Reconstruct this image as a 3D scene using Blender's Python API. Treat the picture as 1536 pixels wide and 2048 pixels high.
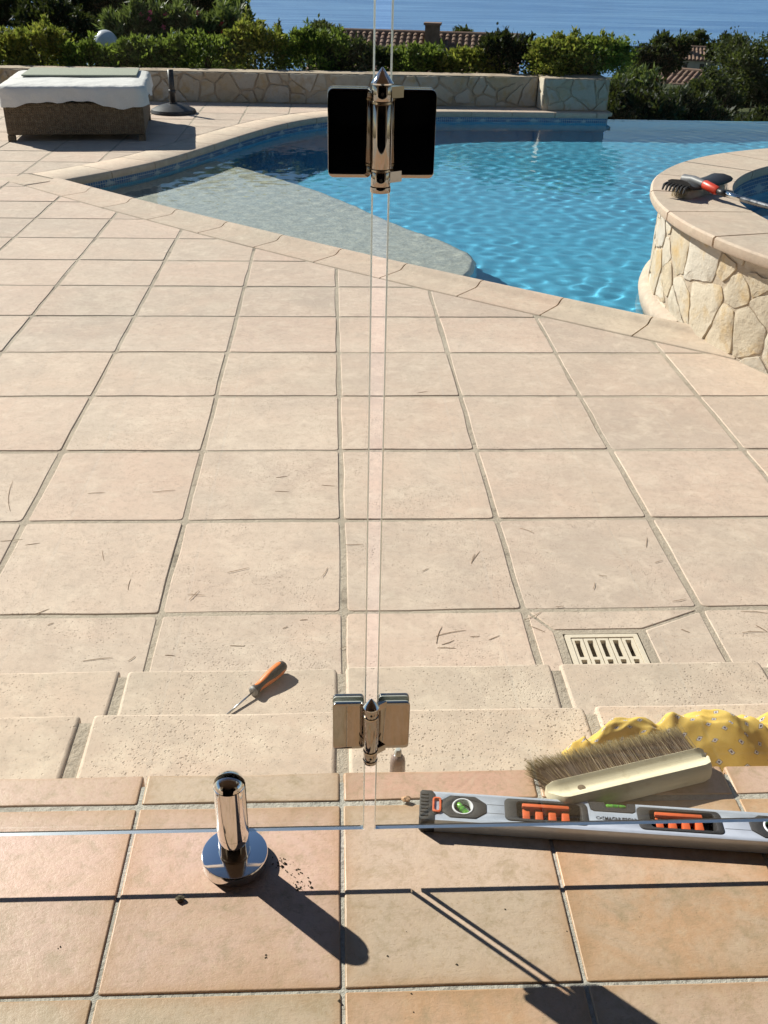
import bpy, bmesh, math, random
import numpy as np
from mathutils import Vector, Matrix
from mathutils.geometry import tessellate_polygon

PI = math.pi
for o in list(bpy.data.objects):
    bpy.data.objects.remove(o, do_unlink=True)
SC = bpy.context.scene
COL = SC.collection

# ------------------------------------------------------------------ camera
pitch, roll, yaw = math.radians(30.0), 0.02329, 0.06003
fw = Vector((math.sin(yaw)*math.cos(pitch), math.cos(yaw)*math.cos(pitch), -math.sin(pitch)))
rt = Vector((math.cos(yaw), -math.sin(yaw), 0))
up = rt.cross(fw)
rt2 = rt*math.cos(roll) + up*math.sin(roll)
up2 = up*math.cos(roll) - rt*math.sin(roll)
cam = bpy.data.cameras.new('camera')
cam.sensor_fit = 'VERTICAL'; cam.sensor_height = 36.0; cam.sensor_width = 27.0
cam.lens = 36.0*1929.15/2048.0
cam.clip_start = 0.05; cam.clip_end = 60000
camo = bpy.data.objects.new('camera', cam); COL.objects.link(camo)
camo.matrix_world = Matrix(((rt2.x, up2.x, -fw.x, 0), (rt2.y, up2.y, -fw.y, 0), (rt2.z, up2.z, -fw.z, 1.15), (0, 0, 0, 1)))
SC.camera = camo

# ------------------------------------------------------------------ light
ELEV = math.radians(34.8)
SUN_H = Vector((-0.737, 0.676, 0)).normalized()          # horizontal direction towards the sun
sun_dir = Vector((SUN_H.x*math.cos(ELEV), SUN_H.y*math.cos(ELEV), math.sin(ELEV)))
sl = bpy.data.lights.new('sun', 'SUN'); sl.energy = 5.0; sl.angle = math.radians(0.53); sl.color = (1.0, 0.945, 0.86)
so = bpy.data.objects.new('sun', sl); COL.objects.link(so)
so.rotation_euler = (-sun_dir).to_track_quat('-Z', 'Y').to_euler()
W = bpy.data.worlds.new('World'); SC.world = W; W.use_nodes = True
nt = W.node_tree; nt.nodes.clear()
sky = nt.nodes.new('ShaderNodeTexSky'); sky.sky_type = 'NISHITA'; sky.sun_disc = False
sky.sun_elevation = ELEV; sky.sun_rotation = math.atan2(SUN_H.x, SUN_H.y)
sky.air_density = 1.0; sky.dust_density = 0.05; sky.ozone_density = 3.0; sky.altitude = 50
bg = nt.nodes.new('ShaderNodeBackground'); bg.inputs['Strength'].default_value = 0.052
wo = nt.nodes.new('ShaderNodeOutputWorld')
nt.links.new(sky.outputs[0], bg.inputs[0]); nt.links.new(bg.outputs[0], wo.inputs[0])
vs = SC.view_settings
vs.view_transform = 'Standard'; vs.look = 'None'; vs.exposure = 0.70; vs.gamma = 1.0; vs.use_curve_mapping = False
cy = SC.cycles
cy.use_denoising = True
try: cy.denoiser = 'OPENIMAGEDENOISE'
except Exception: pass
cy.max_bounces = 10; cy.diffuse_bounces = 3; cy.glossy_bounces = 5; cy.transmission_bounces = 8
cy.transparent_max_bounces = 16; cy.caustics_reflective = False; cy.caustics_refractive = False
cy.sample_clamp_indirect = 6.0; cy.use_adaptive_sampling = True; cy.adaptive_threshold = 0.015

# ------------------------------------------------------------------ material helpers
class NG:
    """thin wrapper for building a material's node tree"""
    def __init__(s, name):
        s.m = bpy.data.materials.new(name); s.m.use_nodes = True
        s.t = s.m.node_tree; s.t.nodes.clear()
        s.out = s.n('ShaderNodeOutputMaterial')
    def n(s, kind, **kw):
        nd = s.t.nodes.new(kind)
        for k, v in kw.items():
            setattr(nd, k, v)
        return nd
    def l(s, a, b): s.t.links.new(a, b)
    def setin(s, nd, key, v):
        if hasattr(v, 'is_output') or isinstance(v, bpy.types.NodeSocket): s.l(v, nd.inputs[key])
        else: nd.inputs[key].default_value = v
    def pos(s, scale=(1, 1, 1)):
        g = s.n('ShaderNodeNewGeometry'); mp = s.n('ShaderNodeMapping'); mp.inputs['Scale'].default_value = scale
        s.l(g.outputs['Position'], mp.inputs[0]); return mp.outputs[0]
    def objc(s, scale=(1, 1, 1), rnd=0):
        g = s.n('ShaderNodeTexCoord'); mp = s.n('ShaderNodeMapping'); mp.inputs['Scale'].default_value = scale
        s.l(g.outputs['Object'], mp.inputs[0])
        if rnd:
            oi = s.n('ShaderNodeObjectInfo'); mu = s.math('MULTIPLY', oi.outputs['Random'], rnd); s.l(mu, mp.inputs['Location'])
        return mp.outputs[0]
    def noise(s, vec, scale, detail=3, rough=0.55, dist=0.0, out=0):
        x = s.n('ShaderNodeTexNoise'); x.inputs['Scale'].default_value = scale; x.inputs['Detail'].default_value = detail
        x.inputs['Roughness'].default_value = rough; x.inputs['Distortion'].default_value = dist
        if vec is not None: s.l(vec, x.inputs['Vector'])
        return x.outputs[out]
    def voro(s, vec, scale, feature='F1', out='Distance', rand=1.0):
        x = s.n('ShaderNodeTexVoronoi', feature=feature); x.inputs['Scale'].default_value = scale
        x.inputs['Randomness'].default_value = rand
        if vec is not None: s.l(vec, x.inputs['Vector'])
        return x.outputs[out]
    def ramp(s, fac, stops, interp='LINEAR'):
        r = s.n('ShaderNodeValToRGB'); r.color_ramp.interpolation = interp
        e = r.color_ramp.elements
        while len(e) < len(stops): e.new(0.5)
        for k, (p, c) in enumerate(stops):
            e[k].position = p; e[k].color = (c, c, c, 1) if isinstance(c, (int, float)) else (*c, 1)
        s.l(fac, r.inputs[0]); return r.outputs[0]
    def math(s, op, a, b=None, c=None, clamp=False):
        m = s.n('ShaderNodeMath', operation=op); m.use_clamp = clamp
        s.setin(m, 0, a)
        if b is not None: s.setin(m, 1, b)
        if c is not None: s.setin(m, 2, c)
        return m.outputs[0]
    def mix(s, fac, a, b, mode='MIX'):
        m = s.n('ShaderNodeMix', data_type='RGBA', blend_type=mode)
        s.setin(m, 0, fac)
        for k, v in ((6, a), (7, b)):
            if isinstance(v, tuple): m.inputs[k].default_value = (*v, 1)
            else: s.l(v, m.inputs[k])
        return m.outputs[2]
    def rand(s): return s.n('ShaderNodeObjectInfo').outputs['Random']
    def island(s): return s.n('ShaderNodeNewGeometry').outputs['Random Per Island']
    def bump(s, h, strength=0.3, dist=0.002, normal=None):
        b = s.n('ShaderNodeBump'); b.inputs['Strength'].default_value = strength; b.inputs['Distance'].default_value = dist
        s.l(h, b.inputs['Height'])
        if normal is not None: s.l(normal, b.inputs['Normal'])
        return b.outputs[0]
    def princ(s, col, rough=0.5, metal=0.0, normal=None, spec=0.5, **kw):
        p = s.n('ShaderNodeBsdfPrincipled')
        if isinstance(col, tuple): p.inputs['Base Color'].default_value = (*col, 1)
        else: s.l(col, p.inputs['Base Color'])
        s.setin(p, 'Roughness', rough); p.inputs['Metallic'].default_value = metal
        p.inputs['Specular IOR Level'].default_value = spec
        if normal is not None: s.l(normal, p.inputs['Normal'])
        for k, v in kw.items(): s.setin(p, k.replace('_', ' '), v)
        return p.outputs[0]
    def schlick(s, f0, normal=None):
        lw = s.n('ShaderNodeLayerWeight'); lw.inputs['Blend'].default_value = 0.5
        if normal is not None: s.l(normal, lw.inputs['Normal'])
        return s.math('MULTIPLY_ADD', s.math('POWER', lw.outputs['Facing'], 5.0), 1.0-f0, f0)
    def done(s, surf, vol=None):
        s.l(surf, s.out.inputs['Surface'])
        if vol is not None: s.l(vol, s.out.inputs['Volume'])
        return s.m

def simple(name, col, rough=0.5, metal=0.0, nscale=40, nstr=0.1, vary=0.12, spec=0.5, dist=0.001):
    g = NG(name); v = g.objc()
    n = g.noise(v, nscale, 4)
    c = g.mix(g.ramp(n, [(0.3, 0.0), (0.7, 1.0)]), tuple(x*(1-vary) for x in col), tuple(min(1, x*(1+vary)) for x in col))
    return g.done(g.princ(c, rough, metal, g.bump(n, nstr, dist), spec))

# beige reconstituted-stone slabs, with pits
def m_slab(name, tint=(1, 1, 1), pit=1.0):
    g = NG(name); P = g.pos()
    big = g.noise(P, 2.3, 4, 0.6, 0.4); mid = g.noise(P, 9.0, 5, 0.65)
    a = tuple(x*y for x, y in zip((0.44, 0.355, 0.29), tint)); b = tuple(x*y for x, y in zip((0.62, 0.53, 0.43), tint))
    pk = tuple(x*y for x, y in zip((0.575, 0.435, 0.345), tint))
    c = g.mix(g.ramp(mid, [(0.3, 0.0), (0.72, 1.0)]), a, b)
    c = g.mix(g.ramp(big, [(0.40, 0.0), (0.66, 0.85)]), c, pk)
    r = g.rand()
    c = g.mix(g.math('MULTIPLY', r, 0.4), c, tuple(x*y for x, y in zip((0.61, 0.52, 0.42), tint)))
    st = g.ramp(g.noise(P, 3.7, 6, 0.7, 0.8), [(0.46, 0.0), (0.70, 0.6)])
    c = g.mix(st, c, tuple(x*y for x, y in zip((0.45, 0.38, 0.315), tint)))
    # pits: small dark open pores, denser in places
    dens = g.ramp(g.noise(P, 4.5, 4, 0.6), [(0.30, 0.45), (0.66, 1.0)])
    vd = g.noise(P, 55, 2, 0.5, 0.0, 1)
    Pd = g.n('ShaderNodeVectorMath', operation='MULTIPLY_ADD'); g.l(vd, Pd.inputs[0]); Pd.inputs[1].default_value = (0.006, 0.006, 0.006); g.l(P, Pd.inputs[2])
    p1 = g.math('MULTIPLY', g.math('SUBTRACT', g.math('MULTIPLY', dens, 0.20*pit), g.voro(Pd.outputs[0], 78)), 11.0, clamp=True)
    p2 = g.math('MULTIPLY', g.math('SUBTRACT', g.math('MULTIPLY', dens, 0.24*pit), g.voro(Pd.outputs[0], 165)), 9.0, clamp=True)
    pits = g.math('MAXIMUM', p1, p2)
    c = g.mix(g.math('MULTIPLY', pits, g.ramp(g.noise(P, 31, 2), [(0.35, 0.25), (0.65, 0.85)])), c, (0.22, 0.165, 0.12))
    rv = g.math('FRACT', g.math('MULTIPLY', r, 5.77))
    c = g.mix(g.ramp(rv, [(0.0, 0.34), (0.45, 0.0), (1.0, 0.0)]), c, tuple(x*y for x, y in zip((0.40, 0.33, 0.28), tint)))
    c = g.mix(g.ramp(rv, [(0.5, 0.0), (1.0, 0.45)]), c, tuple(x*y for x, y in zip((0.60, 0.445, 0.36), tint)))
    sk = g.noise(P, 38, 7, 0.82, 0.2); sk2 = g.noise(P, 13, 6, 0.75, 0.5)
    c = g.mix(g.ramp(sk, [(0.36, 0.55), (0.50, 0.0)]), c, tuple(x*y for x, y in zip((0.37, 0.30, 0.245), tint)))
    c = g.mix(g.ramp(sk2, [(0.50, 0.0), (0.68, 0.5)]), c, tuple(x*y for x, y in zip((0.68, 0.585, 0.475), tint)))
    wm = g.ramp(g.noise(P, 1.1, 5, 0.65, 1.5), [(0.50, 0.0), (0.53, 0.22), (0.58, 0.05), (0.75, 0.25)])
    c = g.mix(wm, c, tuple(x*y for x, y in zip((0.41, 0.345, 0.29), tint)))
    fine = g.noise(P, 260, 3)
    h = g.math('SUBTRACT', g.math('ADD', g.math('MULTIPLY', fine, 0.25), g.math('MULTIPLY', mid, 0.8)), g.math('MULTIPLY', pits, 1.2))
    return g.done(g.princ(c, 0.78, 0, g.bump(h, 0.55, 0.0022), 0.3))

def m_grout(name, col, dark):
    g = NG(name); P = g.pos()
    n = g.noise(P, 60, 6, 0.7); n2 = g.noise(P, 6, 4, 0.6); n3 = g.noise(P, 220, 3, 0.6)
    c = g.mix(g.ramp(n2, [(0.35, 0.0), (0.65, 1.0)]), dark, col)
    c = g.mix(g.ramp(n, [(0.30, 0.7), (0.42, 0.0)]), c, tuple(x*0.55 for x in dark))
    c = g.mix(g.ramp(n3, [(0.35, 0.35), (0.5, 0.0)]), c, tuple(x*0.6 for x in dark))
    crk = g.ramp(g.noise(P, 2.2, 5, 0.7, 0.8), [(0.56, 0.0), (0.64, 0.75)])
    c = g.mix(g.math('MULTIPLY', crk, g.ramp(n, [(0.40, 1.0), (0.60, 0.25)])), c, tuple(x*0.36 for x in dark))
    h = g.math('ADD', g.math('ADD', n, g.math('MULTIPLY', n2, 1.5)), g.math('MULTIPLY', n3, 0.3))
    return g.done(g.princ(c, 0.9, 0, g.bump(h, 0.9, 0.006), 0.2))

# terracotta-beige glazed floor tiles of the covered terrace
def m_ceramic():
    g = NG('glazed_floor_tile'); P = g.pos(); r = g.rand()
    oc = g.n('ShaderNodeObjectInfo').outputs['Color']
    hue2 = g.ramp(g.math('FRACT', g.math('MULTIPLY', r, 7.31)), [(0.0, (0.47, 0.395, 0.29)), (0.5, (0.56, 0.41, 0.32)), (1.0, (0.54, 0.365, 0.265))])
    big = g.noise(P, 6.5, 5, 0.65, 0.9); mid = g.noise(P, 26, 6, 0.75, 0.3); fin = g.noise(P, 95, 5, 0.75)
    c = g.mix(g.ramp(big, [(0.42, 0.0), (0.62, 0.8)]), oc, hue2)
    c = g.mix(g.ramp(mid, [(0.32, 0.7), (0.50, 0.0)]), c, (0.34, 0.265, 0.165))
    c = g.mix(g.ramp(mid, [(0.52, 0.0), (0.70, 0.55)]), c, (0.60, 0.48, 0.35))
    c = g.mix(g.ramp(fin, [(0.34, 0.45), (0.48, 0.0)]), c, (0.36, 0.26, 0.16))
    tc = g.n('ShaderNodeTexCoord'); sx = g.n('ShaderNodeSeparateXYZ'); g.l(tc.outputs['Generated'], sx.inputs[0])
    ex = g.math('SUBTRACT', 0.5, g.math('ABSOLUTE', g.math('SUBTRACT', sx.outputs[0], 0.5)))
    ey = g.math('SUBTRACT', 0.5, g.math('ABSOLUTE', g.math('SUBTRACT', sx.outputs[1], 0.5)))
    ed = g.math('ADD', g.math('MINIMUM', ex, ey), g.math('MULTIPLY', g.math('SUBTRACT', g.noise(P, 14, 4), 0.5), 0.12))
    edge = g.ramp(ed, [(0.0, 0.6), (0.05, 0.22), (0.16, 0.0)])
    c = g.mix(edge, c, (0.42, 0.25, 0.13))
    c = g.mix(1.0, c, (0.95, 0.935, 0.90), 'MULTIPLY')
    spk = g.ramp(g.noise(P, 240, 2), [(0.27, 0.5), (0.33, 0.0)])
    c = g.mix(spk, c, (0.24, 0.16, 0.10))
    scr = g.noise(g.pos((14, 40, 14)), 3.0, 4, 0.7, 1.0)
    h = g.math('ADD', g.math('MULTIPLY', mid, 0.9), g.math('MULTIPLY', scr, 0.5))
    h = g.math('ADD', h, g.math('MULTIPLY', fin, 0.5))
    ro = g.ramp(mid, [(0.3, 0.5), (0.7, 0.36)])
    return g.done(g.princ(c, ro, 0, g.bump(h, 0.4, 0.0022), 0.42))

def m_chrome(name, col=(0.78, 0.76, 0.73), rough=0.035):
    g = NG(name); P = g.objc()
    n = g.noise(P, 24, 3)
    ro = g.ramp(n, [(0.35, rough), (0.75, rough*2.4)])
    return g.done(g.princ(col, ro, 1.0, g.bump(n, 0.02, 0.001)))

# crazy-paving stones
def m_crazy(name, dim=1.0):
    g = NG(name); v = g.objc(rnd=9.0); r = g.rand()
    c0 = g.ramp(r, [(0.0, (0.58, 0.53, 0.45)), (0.2, (0.52, 0.45, 0.34)), (0.4, (0.62, 0.585, 0.52)), (0.6, (0.56, 0.47, 0.34)), (0.8, (0.54, 0.505, 0.45)), (1.0, (0.60, 0.54, 0.43))])
    n = g.noise(v, 5, 5, 0.65, 0.6); n2 = g.noise(v, 9, 5, 0.6)
    c = g.mix(g.ramp(n, [(0.52, 0.0), (0.68, 0.75)]), c0, (0.52, 0.36, 0.16))
    c = g.mix(g.ramp(n2, [(0.28, 0.6), (0.45, 0.0)]), c, (0.36, 0.30, 0.23))
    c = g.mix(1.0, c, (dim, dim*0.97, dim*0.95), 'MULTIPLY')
    f = g.noise(v, 60, 6, 0.7)
    h = g.math('ADD', g.math('MULTIPLY', f, 0.35), g.noise(v, 14, 4, 0.6))
    return g.done(g.princ(c, 0.75, 0, g.bump(h, 0.9, 0.011), 0.25))

def m_mosaic():
    g = NG('pool_mosaic')
    uv = g.n('ShaderNodeUVMap'); U = uv.outputs[0]
    br = g.n('ShaderNodeTexBrick'); br.offset = 0; br.squash = 1
    br.inputs['Scale'].default_value = 1.0; br.inputs['Brick Width'].default_value = 0.025; br.inputs['Row Height'].default_value = 0.025
    br.inputs['Mortar Size'].default_value = 0.0022; br.inputs['Color1'].default_value = (0.03, 0.09, 0.22, 1); br.inputs['Color2'].default_value = (0.05, 0.15, 0.30, 1)
    br.inputs['Mortar'].default_value = (0.42, 0.46, 0.48, 1)
    g.l(U, br.inputs['Vector'])
    mp = g.n('ShaderNodeMapping'); mp.inputs['Scale'].default_value = (1/0.30, 1/0.125, 1); g.l(U, mp.inputs[0])
    vo = g.voro(mp.outputs[0], 1.0, 'F1', 'Distance', 0.15)
    pale = g.ramp(vo, [(0.50, 0.0), (0.56, 1.0)])
    c = g.mix(g.math('MULTIPLY', pale, g.math('SUBTRACT', 1.0, br.outputs['Fac'])), br.outputs['Color'], (0.34, 0.42, 0.46))
    return g.done(g.princ(c, 0.2, 0, g.bump(g.math('SUBTRACT', 1.0, br.outputs['Fac']), 0.4, 0.002)))

def m_pane():
    g = NG('clear_glass')
    tr = g.n('ShaderNodeBsdfTransparent'); tr.inputs[0].default_value = (0.962, 0.978, 0.960, 1)
    gl = g.n('ShaderNodeBsdfGlossy'); gl.inputs['Roughness'].default_value = 0.0; gl.inputs[0].default_value = (1, 1, 1, 1)
    mx = g.n('ShaderNodeMixShader'); g.l(g.schlick(0.04), mx.inputs[0]); g.l(tr.outputs[0], mx.inputs[1]); g.l(gl.outputs[0], mx.inputs[2])
    # a breath of dust and finger smears on the panes
    df = g.n('ShaderNodeBsdfDiffuse'); df.inputs[0].default_value = (0.6, 0.62, 0.6, 1)
    sm = g.ramp(g.noise(g.pos((1, 1, 1)), 7, 5, 0.7, 1.2), [(0.45, 0.004), (0.62, 0.022), (0.80, 0.06)])
    m2 = g.n('ShaderNodeMixShader'); g.l(sm, m2.inputs[0]); g.l(mx.outputs[0], m2.inputs[1]); g.l(df.outputs[0], m2.inputs[2])
    return g.done(m2.outputs[0])

def m_water(name):
    g = NG(name)
    b = g.n('ShaderNodeBsdfGlass'); b.inputs['IOR'].default_value = 1.33; b.inputs['Roughness'].default_value = 0.0
    b.inputs['Color'].default_value = (0.93, 0.985, 1.0, 1)
    return g.done(b.outputs[0])

def m_leaf(name, dark, mid, light, flower=None, gloss=0.45, tr=0.22):
    g = NG(name); r = g.island()
    stops = [(0.0, dark), (0.45, mid), (0.85, light), (1.0, tuple(x*1.15 for x in light))]
    c = g.ramp(r, stops)
    d = g.princ(c, gloss+0.15, 0, None, 0.22)
    tl = g.n('ShaderNodeBsdfTranslucent'); g.l(g.mix(0.5, c, (0.26, 0.33, 0.05)), tl.inputs[0])
    mx = g.n('ShaderNodeMixShader'); mx.inputs[0].default_value = tr; g.l(d, mx.inputs[1]); g.l(tl.outputs[0], mx.inputs[2])
    return g.done(mx.outputs[0])

M = {}
M['slab'] = m_slab('pitted_beige_stone', (1.035, 1.005, 1.0), 1.24)
M['slab_step'] = m_slab('pitted_pale_stone', (1.03, 1.02, 0.995), 1.25)
M['coping'] = m_slab('coping_stone', (1.0, 0.98, 0.95), 0.95)
M['grout'] = m_grout('joint_mortar', (0.47, 0.405, 0.325), (0.385, 0.33, 0.265))
M['grout_grey'] = m_grout('grey_grout', (0.50, 0.475, 0.42), (0.41, 0.39, 0.34))
M['ceramic'] = m_ceramic()
M['chrome'] = m_chrome('polished_steel')
M['gasket'] = simple('clear_grey_gasket', (0.42, 0.44, 0.42), 0.35)
M['bronze'] = m_chrome('brushed_collar', (0.55, 0.48, 0.38), 0.18)
M['crazy'] = m_crazy('crazy_paving_stone'); M['crazy_shaded'] = m_crazy('shade_dimmed_paving', 0.72)  # second one: same stone with the wall's shade dimmed into its colour
M['spa_mortar'] = m_grout('pale_wall_mortar', (0.56, 0.47, 0.37), (0.45, 0.36, 0.27))
M['wall_mortar'] = m_grout('wall_mortar', (0.50, 0.41, 0.31), (0.38, 0.305, 0.23))
M['mosaic'] = m_mosaic()
M['pane'] = m_pane()

# ------------------------------------------------------------------ mesh helpers
class MB:
    def __init__(s): s.v = []; s.f = []; s.mi = []
    def add(s, vs, fs, mi=0):
        b = len(s.v); s.v += [tuple(x) for x in vs]
        for f in fs: s.f.append(tuple(b+k for k in f)); s.mi.append(mi)
    def box(s, x0, x1, y0, y1, z0, z1, mi=0):
        s.add([(x0,y0,z0),(x1,y0,z0),(x1,y1,z0),(x0,y1,z0),(x0,y0,z1),(x1,y0,z1),(x1,y1,z1),(x0,y1,z1)],
              [(0,3,2,1),(4,5,6,7),(0,1,5,4),(1,2,6,5),(2,3,7,6),(3,0,4,7)], mi)
    def lathe(s, prof, n=24, mat=None, mi=0, cap=True, a0=0, a1=2*PI):
        """prof: list of (r, z); mat: Matrix to place it"""
        full = abs(a1-a0-2*PI) < 1e-6
        cols = n if full else n+1
        vs = []
        for r, z in prof:
            for k in range(cols):
                a = a0+(a1-a0)*k/n
                p = Vector((r*math.cos(a), r*math.sin(a), z))
                vs.append(mat @ p if mat else p)
        fs = []
        for i in range(len(prof)-1):
            for k in range(n):
                k2 = (k+1) % cols if full else k+1
                fs.append((i*cols+k, i*cols+k2, (i+1)*cols+k2, (i+1)*cols+k))
        if cap and full:
            if prof[0][0] > 1e-5: fs.append(tuple(range(cols))[::-1])
            if prof[-1][0] > 1e-5: fs.append(tuple((len(prof)-1)*cols+k for k in range(cols)))
        s.add(vs, fs, mi)
    def tube(s, pts, r, n=8, mi=0, cap=True):
        pts = [Vector(p) for p in pts]; rs = r if isinstance(r, (list, tuple)) else [r]*len(pts)
        vs = []; fs = []
        ref = Vector((0, 0, 1))
        for i, p in enumerate(pts):
            d = (pts[min(i+1, len(pts)-1)]-pts[max(i-1, 0)]).normalized()
            if abs(d.dot(ref)) > 0.95: ref = Vector((1, 0, 0))
            a = d.cross(ref).normalized(); b = d.cross(a)
            for k in range(n):
                t = 2*PI*k/n; vs.append(p+a*(rs[i]*math.cos(t))+b*(rs[i]*math.sin(t)))
        for i in range(len(pts)-1):
            for k in range(n): fs.append((i*n+k, i*n+(k+1) % n, (i+1)*n+(k+1) % n, (i+1)*n+k))
        if cap: fs += [tuple(range(n))[::-1], tuple((len(pts)-1)*n+k for k in range(n))]
        s.add(vs, fs, mi)
    def poly(s, outer, z0, z1, holes=(), mi=0, mat=None, bottom=True):
        """extruded polygon with holes"""
        loops = [[Vector((x, y, 0)) for x, y in outer]]+[[Vector((x, y, 0)) for x, y in h] for h in holes]
        tris = tessellate_polygon(loops)
        flat = [v for l in loops for v in l]; n = len(flat)
        vs = [Vector((v.x, v.y, z1)) for v in flat]+[Vector((v.x, v.y, z0)) for v in flat]
        if mat: vs = [mat @ v for v in vs]
        fs = []
        for t in tris:
            a, b, c = (flat[k] for k in t)
            ccw = (b-a).cross(c-a).z > 0
            t = tuple(t) if ccw else tuple(t)[::-1]
            fs.append(t)
            if bottom: fs.append(tuple(k+n for k in t[::-1]))
        b0 = 0
        for li, l in enumerate(loops):
            m = len(l); area = sum(l[k].x*l[(k+1) % m].y-l[(k+1) % m].x*l[k].y for k in range(m))
            for k in range(m):
                a, b = b0+k, b0+(k+1) % m
                if (area > 0) == (li == 0): fs.append((a+n, b+n, b, a))
                else: fs.append((b+n, a+n, a, b))
            b0 += m
        s.add(vs, fs, mi)
    def mesh(s, name, mats, smooth=False):
        me = bpy.data.meshes.new(name); me.from_pydata(s.v, [], s.f)
        for m in (mats if isinstance(mats, (list, tuple)) else [mats]): me.materials.append(M[m] if isinstance(m, str) else m)
        if len(me.materials) > 1: me.polygons.foreach_set('material_index', s.mi)
        if smooth: me.polygons.foreach_set('use_smooth', [True]*len(me.polygons))
        me.update(); return me
    def build(s, name, mats, parent=None, smooth=False, loc=None):
        return obj(name, s.mesh(name, mats, smooth), parent, loc)

def obj(name, me, parent=None, loc=None, rotz=None):
    o = bpy.data.objects.new(name, me); COL.objects.link(o)
    if loc is not None: o.location = loc
    if rotz is not None: o.rotation_euler = (0, 0, rotz)
    if parent is not None: o.parent = parent
    return o
def tag(o, label=None, cat=None, group=None, kind=None):
    if label: o['label'] = label
    if cat: o['category'] = cat
    if group: o['group'] = group
    if kind: o['kind'] = kind
    return o
def empty(name, loc=(0, 0, 0), rotz=0.0):
    o = bpy.data.objects.new(name, None); COL.objects.link(o); o.location = loc; o.rotation_euler = (0, 0, rotz)
    o.empty_display_size = 0.1; return o
def bevel_mesh(me, w, seg=2, angle=0.5):
    bm = bmesh.new(); bm.from_mesh(me)
    bmesh.ops.remove_doubles(bm, verts=bm.verts, dist=1e-6)
    es = [e for e in bm.edges if len(e.link_faces) == 2 and e.calc_face_angle(0) > angle]
    bmesh.ops.bevel(bm, geom=es, offset=w, segments=seg, affect='EDGES', profile=0.5)
    bm.to_mesh(me); bm.free(); return me
def autosmooth(o, angle=0.6):
    me = o.data
    me.polygons.foreach_set('use_smooth', [True]*len(me.polygons))
    try: me.set_sharp_from_angle(angle=angle)
    except Exception: pass
    return o
def rrect(w, h, r, n=5, cx=0, cy=0):
    pts = []
    for sx, sy, a in ((1, 1, 0), (-1, 1, PI/2), (-1, -1, PI), (1, -1, 3*PI/2)):
        for k in range(n+1):
            t = a+PI/2*k/n
            pts.append((cx+sx*(w/2-r)+r*math.cos(t), cy+sy*(h/2-r)+r*math.sin(t)))
    return pts
def clip_half(poly, p, n):
    """keep the part of poly with (x-p).n >= 0"""
    out = []
    for k in range(len(poly)):
        a, b = poly[k], poly[(k+1) % len(poly)]
        da = (a[0]-p[0])*n[0]+(a[1]-p[1])*n[1]; db = (b[0]-p[0])*n[0]+(b[1]-p[1])*n[1]
        if da >= 0: out.append(a)
        if (da >= 0) != (db >= 0):
            t = da/(da-db); out.append((a[0]+(b[0]-a[0])*t, a[1]+(b[1]-a[1])*t))
    return out
def area(poly):
    return 0.5*sum(poly[k][0]*poly[(k+1) % len(poly)][1]-poly[(k+1) % len(poly)][0]*poly[k][1] for k in range(len(poly)))
def inset(poly, d):
    """inset a convex ccw polygon by d"""
    res = poly
    for k in range(len(poly)):
        a, b = poly[k], poly[(k+1) % len(poly)]
        l = math.hypot(b[0]-a[0], b[1]-a[1])
        if l < 1e-6: continue
        n = (-(b[1]-a[1])/l, (b[0]-a[0])/l)
        res = clip_half(res, (a[0]+n[0]*d, a[1]+n[1]*d), n)
        if len(res) < 3: return []
    return res
def wobble(poly, rnd, step=0.12, amp=0.002, corner=0.010):
    """round the corners and make the edges slightly uneven"""
    pts = []; n = len(poly)
    for k in range(n):
        a, b, c = Vector(poly[k-1]), Vector(poly[k]), Vector(poly[(k+1) % n])
        d1 = (a-b); d2 = (c-b)
        r = min(corner*rnd.uniform(0.6, 1.4), d1.length*0.3, d2.length*0.3)
        p1 = b+d1.normalized()*r; p2 = b+d2.normalized()*r
        pts += [p1, (p1+p2+b*2)/4, p2]
        q = c+(b-c).normalized()*min(corner, d2.length*0.3)
        L = (q-p2).length; m = int(L/step)
        for j in range(1, m):
            t = j/m; w = p2.lerp(q, t); nn = Vector((-(q-p2).y, (q-p2).x)).normalized()
            pts.append(w+nn*rnd.uniform(-amp, amp))
    return [(p.x, p.y) for p in pts]
def slab_mesh(name, poly, top, thick, mats, rnd, bev=0.004, amp=0.002, corner=0.010, tilt=0.0):
    """stone slab: flat top, rounded-over edge, straight sides; origin at its centroid, z=0 at the top"""
    cx = sum(p[0] for p in poly)/len(poly); cyy = sum(p[1] for p in poly)/len(poly)
    loc = [(p[0]-cx, p[1]-cyy) for p in poly]
    o = wobble(loc, rnd, 0.12, amp, corner); n = len(o)
    tx, ty = rnd.uniform(-tilt, tilt), rnd.uniform(-tilt, tilt)
    def ring(k, z):
        res = []
        for i, (x, y) in enumerate(o):
            l = math.hypot(x, y) or 1
            res.append((x-x/l*k, y-y/l*k, z+tx*x+ty*y))
        return res
    rings = [ring(bev*1.6, 0), ring(bev*0.45, -bev*0.4), ring(0, -bev*1.3), ring(0, -thick)]
    m = MB(); vs = [p for r in rings for p in r]; fs = [tuple(range(n))]
    for i in range(len(rings)-1):
        for k in range(n): fs.append(((i+1)*n+k, (i+1)*n+(k+1) % n, i*n+(k+1) % n, i*n+k))
    m.add(vs, fs); me = m.mesh(name, mats)
    sm = [False]+[True]*(len(fs)-1); me.polygons.foreach_set('use_smooth', sm)
    return me, (cx, cyy, top)

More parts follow.
